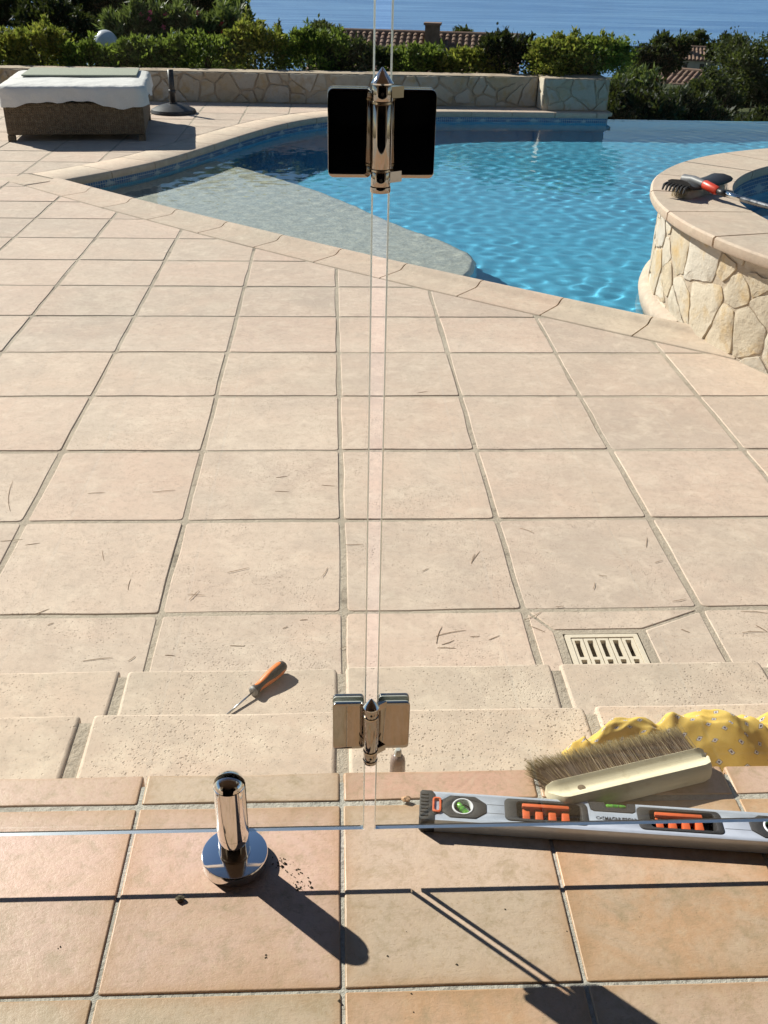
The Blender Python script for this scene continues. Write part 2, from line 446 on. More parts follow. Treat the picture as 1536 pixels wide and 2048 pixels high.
# ------------------------------------------------------------------ more materials
M['plaster_pool'] = simple('blue_pool_plaster', (0.10, 0.485, 0.72), 0.6, 0, 18, 0.1, 0.05)
M['pebble_shelf'] = simple('sand_pebble_finish', (0.72, 0.66, 0.54), 0.7, 0, 45, 0.6, 0.25, 0.5, 0.01)
M['water'] = m_water('pool_water')
M['soil'] = simple('dry_soil', (0.16, 0.12, 0.08), 0.95, 0, 20, 0.6, 0.3, 0.2, 0.02)
M['hill'] = simple('scrub_hillside', (0.055, 0.065, 0.03), 0.95, 0, 0.25, 0.8, 0.4, 0.1, 0.3)
M['render'] = simple('cream_render', (0.55, 0.47, 0.36), 0.9, 0, 30, 0.2, 0.06)
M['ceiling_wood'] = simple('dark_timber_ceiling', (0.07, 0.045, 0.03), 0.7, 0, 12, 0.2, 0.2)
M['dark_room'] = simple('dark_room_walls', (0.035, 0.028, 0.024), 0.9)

def m_sea():
    g = NG('open_sea')
    P = g.pos((0.0022, 0.0065, 1))
    st = g.noise(P, 1.0, 4, 0.55, 1.6)
    lane = g.ramp(st, [(0.47, 0.0), (0.56, 1.0)])
    thin = g.noise(g.pos((0.0016, 0.018, 1)), 1.0, 3, 0.5, 2.2)
    lane2 = g.ramp(thin, [(0.56, 0.0), (0.62, 1.0)])
    c = g.mix(g.math('MULTIPLY', lane, 0.8), (0.085, 0.185, 0.36), (0.12, 0.24, 0.42))
    c = g.mix(g.math('MULTIPLY', lane2, 0.6), c, (0.17, 0.31, 0.50))
    w = g.noise(g.pos((0.25, 0.12, 1)), 1.0, 5, 0.7)
    return g.done(g.princ(c, 0.55, 0, g.bump(w, 0.7, 1.5), 0.16))
M['sea'] = m_sea()

# ------------------------------------------------------------------ sea and hillside
m = MB(); m.add([(-30000, 380, -60), (30000, 380, -60), (30000, 50000, -60), (-30000, 50000, -60)], [(0, 1, 2, 3)])
tag(m.build('sea', 'sea'), kind='structure')

def sstep(a, b, x):
    t = min(1, max(0, (x-a)/(b-a))); return t*t*(3-2*t)
def hill_h(x, y):
    b = float(np.interp(y, [12, 14.5, 20, 30, 60, 120, 230, 450, 700, 900], [-.30, -.34, -1.2, -2.6, -6.2, -11.5, -21, -50, -72, -90]))
    drop = 1.7*sstep(2.9, 4.2, x)*(1-sstep(18, 45, y))
    return b-drop+0.15*math.sin(x*0.7+y*0.3)*sstep(16, 40, y)
xs = sorted(set(list(np.linspace(-700, -40, 10))+list(np.linspace(-40, -10, 12))+list(np.linspace(-10, 12, 56))+list(np.linspace(12, 60, 22))+list(np.linspace(60, 900, 12))))
ys = sorted(set(list(np.linspace(12.86, 22, 24))+list(np.linspace(22, 70, 20))+list(np.linspace(70, 900, 26))))
m = MB(); nx = len(xs)
m.add([(x, y, hill_h(x, y)) for y in ys for x in xs],
      [(j*nx+i, j*nx+i+1, (j+1)*nx+i+1, (j+1)*nx+i) for j in range(len(ys)-1) for i in range(nx-1)])
tag(m.build('hillside', 'hill', smooth=True), kind='structure')

# ------------------------------------------------------------------ pool outline
A = Vector((-2.13, 7.90)); B = Vector((1.98, 4.34))
fdir = (B-A).normalized(); nf = Vector((fdir.y, -fdir.x))            # outward, towards the house
if nf.y > 0: nf = -nf
def front(t):
    return A+(B-A)*t+nf*(0.10*4*t*(1-t) if t < 1 else 0.0)
BACK = [(-2.13, 7.90), (-1.80, 8.31), (-1.48, 8.80), (-1.19, 9.44), (-0.82, 10.34), (-0.47, 11.03), (-0.05, 11.53), (0.52, 11.86), (1.2, 12.05), (2.1, 12.11), (2.84, 12.12), (3.28, 12.12)]
def catmull(pts, n=6):
    P = [Vector(p) for p in pts]; P = [P[0]*2-P[1]]+P+[P[-1]*2-P[-2]]; out = []
    for i in range(1, len(P)-2):
        for k in range(n):
            t = k/n; p0, p1, p2, p3 = P[i-1:i+3]
            out.append(0.5*((2*p1)+(p2-p0)*t+(2*p0-5*p1+4*p2-p3)*t*t+(3*p1-p0-3*p2+p3)*t**3))
    out.append(P[-2]); return out
back = catmull(BACK)
def lengths(c):
    L = [0]
    for a, b in zip(c, c[1:]): L.append(L[-1]+(b-a).length)
    return L
bL = lengths(back)
def at_len(c, L, s):
    s = max(0, min(L[-1], s))
    for k in range(len(L)-1):
        if s <= L[k+1]: 
            return c[k].lerp(c[k+1], (s-L[k])/(L[k+1]-L[k]))
    return c[-1].copy()
fr = [front(k/40) for k in range(50)]; fL = lengths(fr)
def back_n(s):
    a, b = at_len(back, bL, s-0.05), at_len(back, bL, s+0.05); d = (b-a).normalized(); return Vector((-d.y, d.x))
def front_n(s):
    a, b = at_len(fr, fL, s-0.05), at_len(fr, fL, s+0.05); d = (b-a).normalized(); return Vector((d.y, -d.x))
FW, BW = 0.28, 0.36
WATER_Z, GZ = -0.52, -0.42

outline = [front(1-k/20) for k in range(20)]+[p for p in back]+[Vector((3.30, 12.2)), Vector((9, 12.2)), Vector((9, 4.7)), Vector((3.74, 4.7))]
def offs(poly, d):
    n = len(poly); res = []
    ar = sum(poly[k].x*poly[(k+1) % n].y-poly[(k+1) % n].x*poly[k].y for k in range(n)); sg = 1 if ar > 0 else -1
    for k in range(n):
        a, b, c = poly[k-1], poly[k], poly[(k+1) % n]
        e1 = (b-a).normalized(); e2 = (c-b).normalized()
        n1 = Vector((e1.y, -e1.x))*sg; n2 = Vector((e2.y, -e2.x))*sg
        mm = (n1+n2); mm = mm/max(0.4, mm.length_squared/2) if mm.length > 1e-6 else n1
        res.append(b+mm*d)
    return res

# ------------------------------------------------------------------ lower terrace: base and slabs
terr = [(-9, 1.60), (10, 1.60), (10, 4.68), (3.74, 4.68)]+[tuple(p) for p in outline[:20]]+[tuple(p) for p in back]+[(3.34, 12.16), (3.34, 13.0), (-9, 13.0)]
terrace = empty('terrace'); tag(terrace, kind='structure')
DX0, DX1, DY0, DY1 = 0.612, 0.818, 1.850, 2.056                        # floor drain opening
m = MB(); m.poly(terr, -0.46, -0.4226, holes=[[(DX0, DY0), (DX1, DY0), (DX1, DY1), (DX0, DY1)]])
m.build('mortar_bed', 'grout', terrace)
m = MB(); z0 = -0.62
m.add([(DX0, DY0, z0), (DX1, DY0, z0), (DX1, DY1, z0), (DX0, DY1, z0), (DX0, DY0, -.4231), (DX1, DY0, -.4231), (DX1, DY1, -.4231), (DX0, DY1, -.4231)],
      [(0, 1, 2, 3), (0, 4, 5, 1), (1, 5, 6, 2), (2, 6, 7, 3), (3, 7, 4, 0)])
m.build('drain_pit', 'soil', terrace)

def in_view(x, y, z, mx=0.12):
    d = Vector((x, y, z-1.15)); k = d.dot(fw)
    if k < 0.1: return False
    u = d.dot(rt2)/k*1929.15; v = d.dot(up2)/k*1929.15
    return abs(u) < 768*(1+mx)+60 and abs(v) < 1024*(1+mx)+60
S_C = Vector((3.72, 4.80)); S_R = 2.0
TX0, TY0, TP, JW = 0.026, 2.164, 0.5, 0.017
rs = random.Random(11)
rest = MB(); nslab = 0; shared = []
for v in range(12):                                                    # shared full slabs
    w = TP-JW
    me, _ = slab_mesh('slab', [(-w/2, -w/2), (w/2, -w/2), (w/2, w/2), (-w/2, w/2)], 0, 0.012, 'slab', rs, 0.0022, 0.0030, 0.012, 0.0022)
    shared.append(me)
def near_s(c, L, p):
    return min(((p-q).length, L[k]) for k, q in enumerate(c))[1]
def put_slab(poly, full):
    global nslab
    cx = sum(p[0] for p in poly)/len(poly); cy_ = sum(p[1] for p in poly)/len(poly)
    vis = any(in_view(px, py, GZ) for px, py in poly) or in_view(cx, cy_, GZ)
    dz = rs.uniform(-0.0010, 0.0012)
    if vis and nslab < 298:
        if full:
            o = obj('slab', rs.choice(shared), terrace, (cx+rs.uniform(-.002, .002), cy_+rs.uniform(-.002, .002), GZ+dz), rs.choice((0, PI/2, PI, -PI/2))+rs.uniform(-.006, .006))
        else:
            me, loc = slab_mesh('slab', poly, GZ+dz, 0.012, 'slab', rs, 0.0022, 0.0030, 0.008, 0.0022)
            o = obj('slab', me, terrace, loc)
        nslab += 1
    else:
        if len(poly) >= 3: rest.poly(poly, GZ-0.012, GZ+dz)
cells = []
for j in range(-1, 22):
    for i in range(-14, 12):
        x0 = TX0+i*TP; y0 = TY0+j*TP; cells.append((math.hypot(x0, y0), i, j, x0, y0))
for _, i, j, x0, y0 in sorted(cells):
    if (i, j) == (1, -1): continue
    g = JW/2
    cell = [(x0+g, y0+g), (x0+TP-g, y0+g), (x0+TP-g, y0+TP-g), (x0+g, y0+TP-g)]
    c = Vector((x0+TP/2, y0+TP/2))
    # part on the house side of the front coping
    s = near_s(fr, fL, c); fn = front_n(s); p = at_len(fr, fL, s)+fn*(FW+0.010)
    N = clip_half(cell, p, fn)
    full = len(N) == 4 and abs(area(N)-area(cell)) < 1e-6
    if N and c.x > 0.8:
        q = c-S_C
        if q.length < S_R+0.6 and c.y < 5.2:
            dq = q.normalized(); N2 = clip_half(N, S_C+dq*(S_R+0.012), dq); full = full and abs(area(N2)-area(N)) < 1e-6; N = N2
    if len(N) >= 3 and area(N) > 0.002 and y0 > 1.60 and not (c.x > 3.3 and c.y > 4.2): put_slab(N, full)
    # part behind, left of the curved coping
    sb = near_s(back, bL, c); bn = back_n(sb); pb = at_len(back, bL, sb)+bn*(BW+0.010)
    p0 = at_len(fr, fL, 0)+front_n(0)*FW
    Bk = clip_half(cell, p0-front_n(0)*0.010, -front_n(0))
    if len(Bk) >= 3: Bk = clip_half(Bk, pb, bn)
    if len(Bk) >= 3: Bk = clip_half(Bk, (0, 12.53), (0, -1))
    if len(Bk) >= 3 and area(Bk) > 0.002 and c.x < 1.2 and (c-at_len(back, bL, sb)).dot(bn) > -0.4:
        put_slab(Bk, len(Bk) == 4 and abs(area(Bk)-area(cell)) < 1e-6)
# four cut slabs round the floor drain
a0, a1, b0, b1 = TX0+TP+JW/2, TX0+2*TP-JW/2, TY0-TP+JW/2, TY0-JW/2
i0, i1, k0, k1 = DX0-0.020, DX1+0.020, DY0-0.020, DY1+0.018
for q in ([(a0+.006, b1), (i0, k1), (i1, k1), (a1-.006, b1)], [(a0, b0), (i0-.004, k0), (i0-.004, k1-.006), (a0, b1-.008)],
          [(i1+.004, k0), (a1, b0), (a1, b1-.008), (i1+.004, k1-.006)], [(a0+.006, b0), (a1-.006, b0), (i1, k0), (i0, k0)]):
    if area(q) < 0: q = q[::-1]
    me, loc = slab_mesh('slab', q, GZ, 0.012, 'slab', rs, 0.004, 0.002, 0.004); obj('slab', me, terrace, loc)
if rest.v: tag(rest.build('further_slabs', 'slab', terrace), kind='stuff')

# floor drain: cream plastic grate in a frame
dr = empty('floor_drain', ((DX0+DX1)/2, (DY0+DY1)/2, GZ)); tag(dr, 'cream plastic square floor drain grate with slots set in the slabs', 'drain')
M['cream_plastic'] = simple('cream_plastic', (0.66, 0.58, 0.46), 0.55, 0, 80, 0.1, 0.06)
m = MB(); m.poly(rrect(0.198, 0.198, 0.004, 2), -0.024, -0.001, holes=[rrect(0.172, 0.172, 0.003, 2)]); m.build('frame', 'cream_plastic', dr)
for k in range(5):
    w = 0.172/5; cx = -0.086+w*(k+0.5)
    hs = [rrect(w*0.46, 0.070, 0.002, 2, cx, yy) for yy in (-0.0405, 0.0405)]
    m = MB(); m.poly([(cx-w/2+.0014, -.085), (cx+w/2-.0014, -.085), (cx+w/2-.0014, .085), (cx-w/2+.0014, .085)], -0.014, -0.0035, holes=hs)
    m.build('grate_bar', 'cream_plastic', dr)

# ------------------------------------------------------------------ steps
stairs = empty('steps', (0, 0, 0)); tag(stairs, kind='structure')
for n, (yb, ye, z, off) in enumerate(((1.10, 1.452, -0.14, 0.012), (1.40, 1.757, -0.28, 0.016))):
    m = MB(); m.box(-5.0, 5.0, yb-0.25, ye-0.020, -0.60, z-0.0045); m.build('step_core', 'grout', stairs)
    pit = 0.494 if n == 0 else 0.499
    for i in range(-5, 6):
        xa = off+i*pit+rs.uniform(-.002, .002)
        w = 0.011 if n == 0 else 0.010
        q = [(xa+w, yb-0.10), (xa+pit-w, yb-0.10), (xa+pit-w, ye+rs.uniform(-.003, .003)), (xa+w, ye+rs.uniform(-.003, .003))]
        me, loc = slab_mesh('tread_slab', q, z+rs.uniform(-.001, .001), 0.045, 'slab_step', rs, 0.006, 0.002, 0.008); obj('tread_slab', me, stairs, loc)

# ------------------------------------------------------------------ covered upper terrace with glazed tiles
upper = empty('upper_terrace'); tag(upper, kind='structure')
m = MB(); m.box(-6, 6, -6.5, 1.125, -0.50, -0.0022); m.build('screed', 'grout_grey', upper)
ua = -0.0053; ux, uy, us = 0.0094, 1.079, 0.3143; jw = 0.0056
def uxy(a, b): return (ux+a*math.cos(ua)-b*math.sin(ua), uy+a*math.sin(ua)+b*math.cos(ua))
ru = random.Random(5)
PINK, OLIVE, BEIGE, ORNG, RED = (0.58, 0.41, 0.335), (0.48, 0.40, 0.30), (0.54, 0.43, 0.335), (0.54, 0.345, 0.215), (0.58, 0.355, 0.27)
TILE_COL = {(-2, -1): PINK, (-1, -1): PINK, (0, -1): BEIGE, (1, -1): ORNG, (2, -1): ORNG, (-2, 0): PINK, (-1, 0): BEIGE, (0, 0): RED, (1, 0): PINK, (2, 0): PINK, (-2, -2): OLIVE, (-1, -2): OLIVE, (0, -2): ORNG, (1, -2): BEIGE, (2, -2): ORNG}
for i in range(-7, 8):
    for j in range(-7, 1):
        if j == 0: b_lo, b_hi = 0.0065, 0.066                                # nosing strip
        else: b_lo, b_hi = j*us+jw/2, (j+1)*us-(jw/2 if j < -1 else 0.0045)
        q = [(i*us+jw/2, b_lo), ((i+1)*us-jw/2, b_lo), ((i+1)*us-jw/2, b_hi), (i*us+jw/2, b_hi)]
        q = [uxy(*t) for t in q]
        me, loc = slab_mesh('floor_tile', q, ru.uniform(-.0006, .0006), 0.030 if j == 0 else 0.006, 'ceramic', ru, 0.0017 if j else 0.0025, 0.0010, 0.003)
        ft = obj('floor_tile', me, upper, loc); ft.color = (*TILE_COL.get((i, j), ru.choice((PINK, OLIVE, BEIGE, ORNG))), 1)
m = MB(); m.box(-6, 6, 1.1252, 1.138, -0.20, -0.030); m.build('riser', 'render', upper)

# ------------------------------------------------------------------ house behind the camera (seen only in the polished steel)
house = empty('house', (0, -2.2, 0)); tag(house, 'rendered house front with a dark open room and timber porch ceiling', 'house')
def hb(name, x0, x1, y0, y1, z0, z1, mt):
    m = MB(); m.box(x0, x1, y0+2.2, y1+2.2, z0, z1); m.build(name, mt, house)
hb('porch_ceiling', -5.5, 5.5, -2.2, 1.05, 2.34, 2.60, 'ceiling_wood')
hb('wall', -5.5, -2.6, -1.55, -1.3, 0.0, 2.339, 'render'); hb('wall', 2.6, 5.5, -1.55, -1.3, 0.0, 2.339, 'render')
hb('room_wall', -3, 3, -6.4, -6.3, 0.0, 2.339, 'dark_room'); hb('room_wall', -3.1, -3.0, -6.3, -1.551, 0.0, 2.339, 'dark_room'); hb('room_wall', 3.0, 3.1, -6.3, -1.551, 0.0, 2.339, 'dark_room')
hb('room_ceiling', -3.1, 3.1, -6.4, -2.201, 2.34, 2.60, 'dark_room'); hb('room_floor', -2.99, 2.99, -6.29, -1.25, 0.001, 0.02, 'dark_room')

# ------------------------------------------------------------------ swimming pool
pool = empty('swimming_pool', (0, 0, 0)); tag(pool, kind='structure')
FLOOR_Z = -1.22
m = MB(); n = len(outline); o3 = outline
m.add([(p.x, p.y, -0.47) for p in o3]+[(p.x, p.y, FLOOR_Z) for p in o3], [(k, (k+1) % n, n+(k+1) % n, n+k) for k in range(n) if not (o3[k].y > 12.19 and o3[(k+1) % n].y > 12.19)])
tr = tessellate_polygon([[Vector((p.x, p.y, 0)) for p in o3]])
m.add([(p.x, p.y, FLOOR_Z) for p in o3], [tuple(t) for t in tr])
m.build('basin', 'plaster_pool', pool)
m = MB(); m.box(3.29, 9.2, 12.2, 12.36, -2.6, -0.528); m.build('overflow_weir', 'plaster_pool', pool)
# shallow sun shelf
sf = [front(k/40) for k in range(0, 27)]+[Vector(p) for p in ((0.724, 5.80), (0.86, 6.12), (0.912, 6.34), (0.89, 6.52), (0.76, 6.80), (0.50, 7.18), (0.145, 7.86), (-0.10, 8.31), (-0.45, 8.80), (-0.80, 9.25), (-1.10, 9.62))]
kb = [k for k, s in enumerate(bL) if s < 1.85]
sf += [back[k] for k in kb[::-1]][:-1]
sfx = [tuple(p) for p in sf]
if area(sfx) < 0: sfx = sfx[::-1]
sv = [Vector(p) for p in sfx]
m = MB(); n = len(sv); vs = []; rr_ = [(0.0, -0.770), (0.015, -0.774), (0.030, -0.788), (0.045, -0.83), (0.05, FLOOR_Z)]
for d, z in rr_:
    for p in offs(sv, d): vs.append((p.x, p.y, z))
fs = [tuple(t) if (sv[t[1]]-sv[t[0]]).cross(sv[t[2]]-sv[t[0]]) > 0 else tuple(t)[::-1] for t in tessellate_polygon([[Vector((p.x, p.y, 0)) for p in sv]])]
m.add(vs, fs, 0)
fs2 = [((r_+1)*n+k, (r_+1)*n+(k+1) % n, r_*n+(k+1) % n, r_*n+k) for r_ in range(len(rr_)-1) for k in range(n)]
b0 = 0
for f_ in fs2: m.f.append(f_); m.mi.append(0 if f_[2] < 3*n else 1)
o = m.build('sun_shelf', ['pebble_shelf', 'plaster_pool'], pool); autosmooth(o, 0.9)
# mosaic waterline band
def band(name, pts, z0, z1, parent, closed=False):
    me = bpy.data.meshes.new(name); vs = []; fs = []; uvs = []
    L = lengths(pts)
    for p, l in zip(pts, L): vs += [(p.x, p.y, z0), (p.x, p.y, z1)]
    for k in range(len(pts)-1): fs.append((2*k, 2*k+2, 2*k+3, 2*k+1))
    me.from_pydata(vs, [], fs); uvl = me.uv_layers.new(name='UVMap')
    for f in me.polygons:
        for li in f.loop_indices:
            vi = me.loops[li].vertex_index; uvl.data[li].uv = (L[vi//2], vs[vi][2]-z0)
    me.materials.append(M['mosaic']); me.update(); return obj(name, me, parent)
inn = [p-front_n(s)*0.005 for p, s in zip(fr, fL)]
band('mosaic_band', inn, -0.605, -0.474, pool)
inb = [p-back_n(s)*0.005 for p, s in zip(back, bL)]
band('mosaic_band', inb, -0.605, -0.474, pool)
# coping stones
def coping(pts_fn, n_fn, s0, s1, prof, nseg=5):
    m = MB(); k = len(prof); vs = []
    for i in range(nseg+1):
        s = s0+(s1-s0)*i/nseg; p = pts_fn(s); nn = n_fn(s)
        for d, z in prof: vs.append((p.x+nn.x*d, p.y+nn.y*d, z))
    fs = []
    for i in range(nseg):
        for j in range(k): fs.append((i*k+j, i*k+(j+1) % k, (i+1)*k+(j+1) % k, (i+1)*k+j))
    fs += [tuple(range(k))[::-1], tuple(nseg*k+j for j in range(k))]
    c = Vector((sum(v[0] for v in vs)/len(vs), sum(v[1] for v in vs)/len(vs), GZ))
    m.add([Vector(v)-c for v in vs], fs)
    me = m.mesh('coping_stone', 'coping'); bmx = bmesh.new(); bmx.from_mesh(me); bmesh.ops.recalc_face_normals(bmx, faces=bmx.faces); bmx.to_mesh(me); bmx.free()
    o = obj('coping_stone', me, pool, c); autosmooth(o, 0.7); return o
lip = [(-0.012, -0.478), (-0.020, -0.455), (-0.019, -0.425), (-0.010, -0.404), (0.008, -0.394), (0.030, -0.392), (0.050, -0.397), (0.066, -0.408), (0.080, -0.4145), (0.100, -0.4165), (FW-0.004, -0.4170), (FW, -0.421), (FW, -0.450)]
flat = [(-0.012, -0.478), (-0.018, -0.470), (-0.018, -0.432), (-0.012, -0.423), (-0.002, -0.4185), (BW-0.005, -0.4180), (BW, -0.422), (BW, -0.450)]
rc = random.Random(3)
fcuts = [0.02]
while fcuts[-1] < fL[-1]-0.3: fcuts.append(fcuts[-1]+rc.uniform(0.485, 0.515))
for a, b in zip(fcuts, fcuts[1:]): coping(lambda s: at_len(fr, fL, s), front_n, a+0.004, b-0.004, lip)
bcuts = [0.02]
while bcuts[-1] < bL[-1]-0.45: bcuts.append(bcuts[-1]+rc.uniform(0.48, 0.52))
bcuts.append(bL[-1]+0.0)
for a, b in zip(bcuts, bcuts[1:]): coping(lambda s: at_len(back, bL, s), back_n, a+0.004, b-0.003, flat)
cq = [A, A+front_n(0)*FW, A+front_n(0)*FW+back_n(0)*BW, A+back_n(0)*BW]
cq = [tuple(p) for p in cq]; cq = cq if area(cq) > 0 else cq[::-1]
me, loc = slab_mesh('coping_stone', inset(cq, 0.003), -0.417, 0.04, 'coping', rc, 0.005, 0.0015, 0.005); obj('coping_stone', me, pool, loc)
# water: a rippled sheet that really refracts; the sun's light through it is traced as caustics
rw = np.random.default_rng(4)
WAVES = []
for k in range(46):
    lam = float(0.15*(5.0**rw.random())); th = float(rw.normal(0.9, 1.2)); kk = 2*PI/lam
    WAVES.append((kk*math.cos(th), kk*math.sin(th), float(rw.random()*2*PI), 0.0125*lam/ kk**0.0 * float(0.4+0.6*rw.random())/30.0))
for k in range(26):
    lam = float(0.085*(2.2**rw.random())); th = float(rw.normal(0.9, 1.4)); kk = 2*PI/lam
    WAVES.append((kk*math.cos(th), kk*math.sin(th), float(rw.random()*2*PI), 0.0072/kk*float(0.4+0.6*rw.random())))
def wave(X, Y):
    z = np.zeros_like(X)
    calm = 0.5+0.5*np.sin(X*1.1+1.3*np.sin(Y*0.8)+0.7)*np.sin(Y*0.9+1.1*np.sin(X*0.7)+2.0)     # gusts and calm patches
    for i_, (kx, ky, ph, a) in enumerate(WAVES): z += a*np.sin(kx*X+ky*Y+ph+0.9*np.sin(0.6*kx*Y*0.3-0.5*ky*X*0.3+i_))*(0.35+0.9*calm)
    return z
def inside(X, Y, poly):
    r = np.zeros(X.shape, bool); n = len(poly)
    for k in range(n):
        x1, y1 = poly[k]; x2, y2 = poly[(k+1) % n]
        c = ((y1 > Y) != (y2 > Y)) & (X < (x2-x1)*(Y-y1)/((y2-y1) if abs(y2-y1) > 1e-9 else 1e-9)+x1); r ^= c
    return r
def water_sheet(name, gx, gy, poly, z):
    X, Y = np.meshgrid(gx, gy); Z = z+wave(X, Y)
    ins = inside(X, Y, poly); nx_ = len(gx)
    keep = ins[:-1, :-1] | ins[1:, :-1] | ins[:-1, 1:] | ins[1:, 1:]
    jj, ii = np.nonzero(keep); a = jj*nx_+ii
    F = np.stack([a, a+1, a+nx_+1, a+nx_], 1); used, inv = np.unique(F, return_inverse=True); F = inv.reshape(F.shape)
    V = np.stack([X.ravel(), Y.ravel(), Z.ravel()], 1)[used]
    me = bpy.data.meshes.new(name); me.from_pydata(V.tolist(), [], F.tolist()); me.materials.append(M['water'])
    me.polygons.foreach_set('use_smooth', [True]*len(me.polygons)); me.update()
    o = obj(name, me); tag(o, kind='structure'); o.cycles.is_caustics_caster = True
    return o
wp = [(p.x, 12.36 if (p.y > 12.15 and p.x > 3.28) else p.y) for p in outline]
water_sheet('pool_water', np.linspace(-2.25, 9.05, 560), np.concatenate([np.linspace(4.2, 12.32, 400), [12.352]]), wp, WATER_Z)
sl.cycles.is_caustics_light = True; cy.caustics_refractive = True

# ------------------------------------------------------------------ raised spa
spa = empty('raised_spa', (S_C.x, S_C.y, -0.42)); tag(spa, 'round raised spa clad in crazy paving with beige coping beside the pool', 'spa')
def loc_spa(o): o.location = (o.location[0], o.location[1], o.location[2]+0.42); return o     # children live in the spa's own space
RI, RO = 1.62, 2.06
m = MB(); m.lathe([(S_R-0.30, 0.0), (S_R-0.006, 0.0), (S_R-0.006, 0.03)], 96, cap=False)
prof = [(S_R-0.006, -1.74), (S_R-0.006, 0.032), (RI+0.03, 0.032), (RI+0.03, -0.50), (0.0, -0.50)]
m = MB(); m.lathe([(r, z+0.42) for r, z in prof], 96, cap=False)
o = m.build('wall_core', 'spa_mortar', spa); autosmooth(o, 0.7)
m = MB(); m.lathe([(RI+0.027, 0.42-0.49), (RI+0.027, 0.42-0.02)], 96, cap=False)
o = m.build('basin', 'plaster_pool', spa, True)
m = MB(); m.lathe([(RI+0.026, 0.42-0.495), (0.001, 0.42-0.495)], 64, cap=False); m.build('basin_floor', 'plaster_pool', spa)
pts = [Vector(((RI+0.022)*math.cos(2*PI*k/96), (RI+0.022)*math.sin(2*PI*k/96))) for k in range(97)]
band('mosaic_band', pts, 0.42-0.12, 0.42+0.028, spa)
ns = 26
for k in range(ns):
    a0_, a1_ = 2*PI*k/ns+0.0035, 2*PI*(k+1)/ns-0.0035
    m = MB(); pr = [(RI+.004, .030), (RI, .036), (RI, .074), (RI+.008, .080), (RO-.010, .080), (RO, .072), (RO, .040), (RO-.006, .030)]
    seg = 6; vs = []
    am = (a0_+a1_)/2; c = Vector((1.84*math.cos(am), 1.84*math.sin(am), 0.055+0.42))
    for i in range(seg+1):
        a = a0_+(a1_-a0_)*i/seg
        for r, z in pr: vs.append(Vector((r*math.cos(a), r*math.sin(a), z+0.42))-c)
    q = len(pr); fs = [(i*q+(j+1) % q, i*q+j, (i+1)*q+j, (i+1)*q+(j+1) % q) for i in range(seg) for j in range(q)]+[tuple(range(q)), tuple(seg*q+j for j in range(q))[::-1]]
    m.add(vs, fs); me = m.mesh('coping_stone', 'coping'); bmx = bmesh.new(); bmx.from_mesh(me); bmesh.ops.recalc_face_normals(bmx, faces=bmx.faces); bmx.to_mesh(me); bmx.free()
    o = obj('coping_stone', me, spa, c+Vector((0, 0, rc.uniform(-.0015, .0015)))); autosmooth(o, 0.6)
# pale moulded foot along the water
m = MB(); ringp = [(S_R-0.02, -0.405), (S_R+0.018, -0.412), (S_R+0.040, -0.432), (S_R+0.048, -0.462), (S_R+0.036, -0.51), (S_R-0.02, -0.58)]
m.lathe([(r, z+0.42) for r, z in ringp], 60, cap=False, a0=math.radians(40), a1=math.radians(186))
o = m.build('foot_moulding', 'coping', spa, True)
water_sheet('spa_water', np.linspace(S_C.x-1.66, S_C.x+1.66, 84), np.linspace(S_C.y-1.66, S_C.y+1.66, 84), [(S_C.x+1.645*math.cos(2*PI*k/64), S_C.y+1.645*math.sin(2*PI*k/64)) for k in range(64)], -0.075)

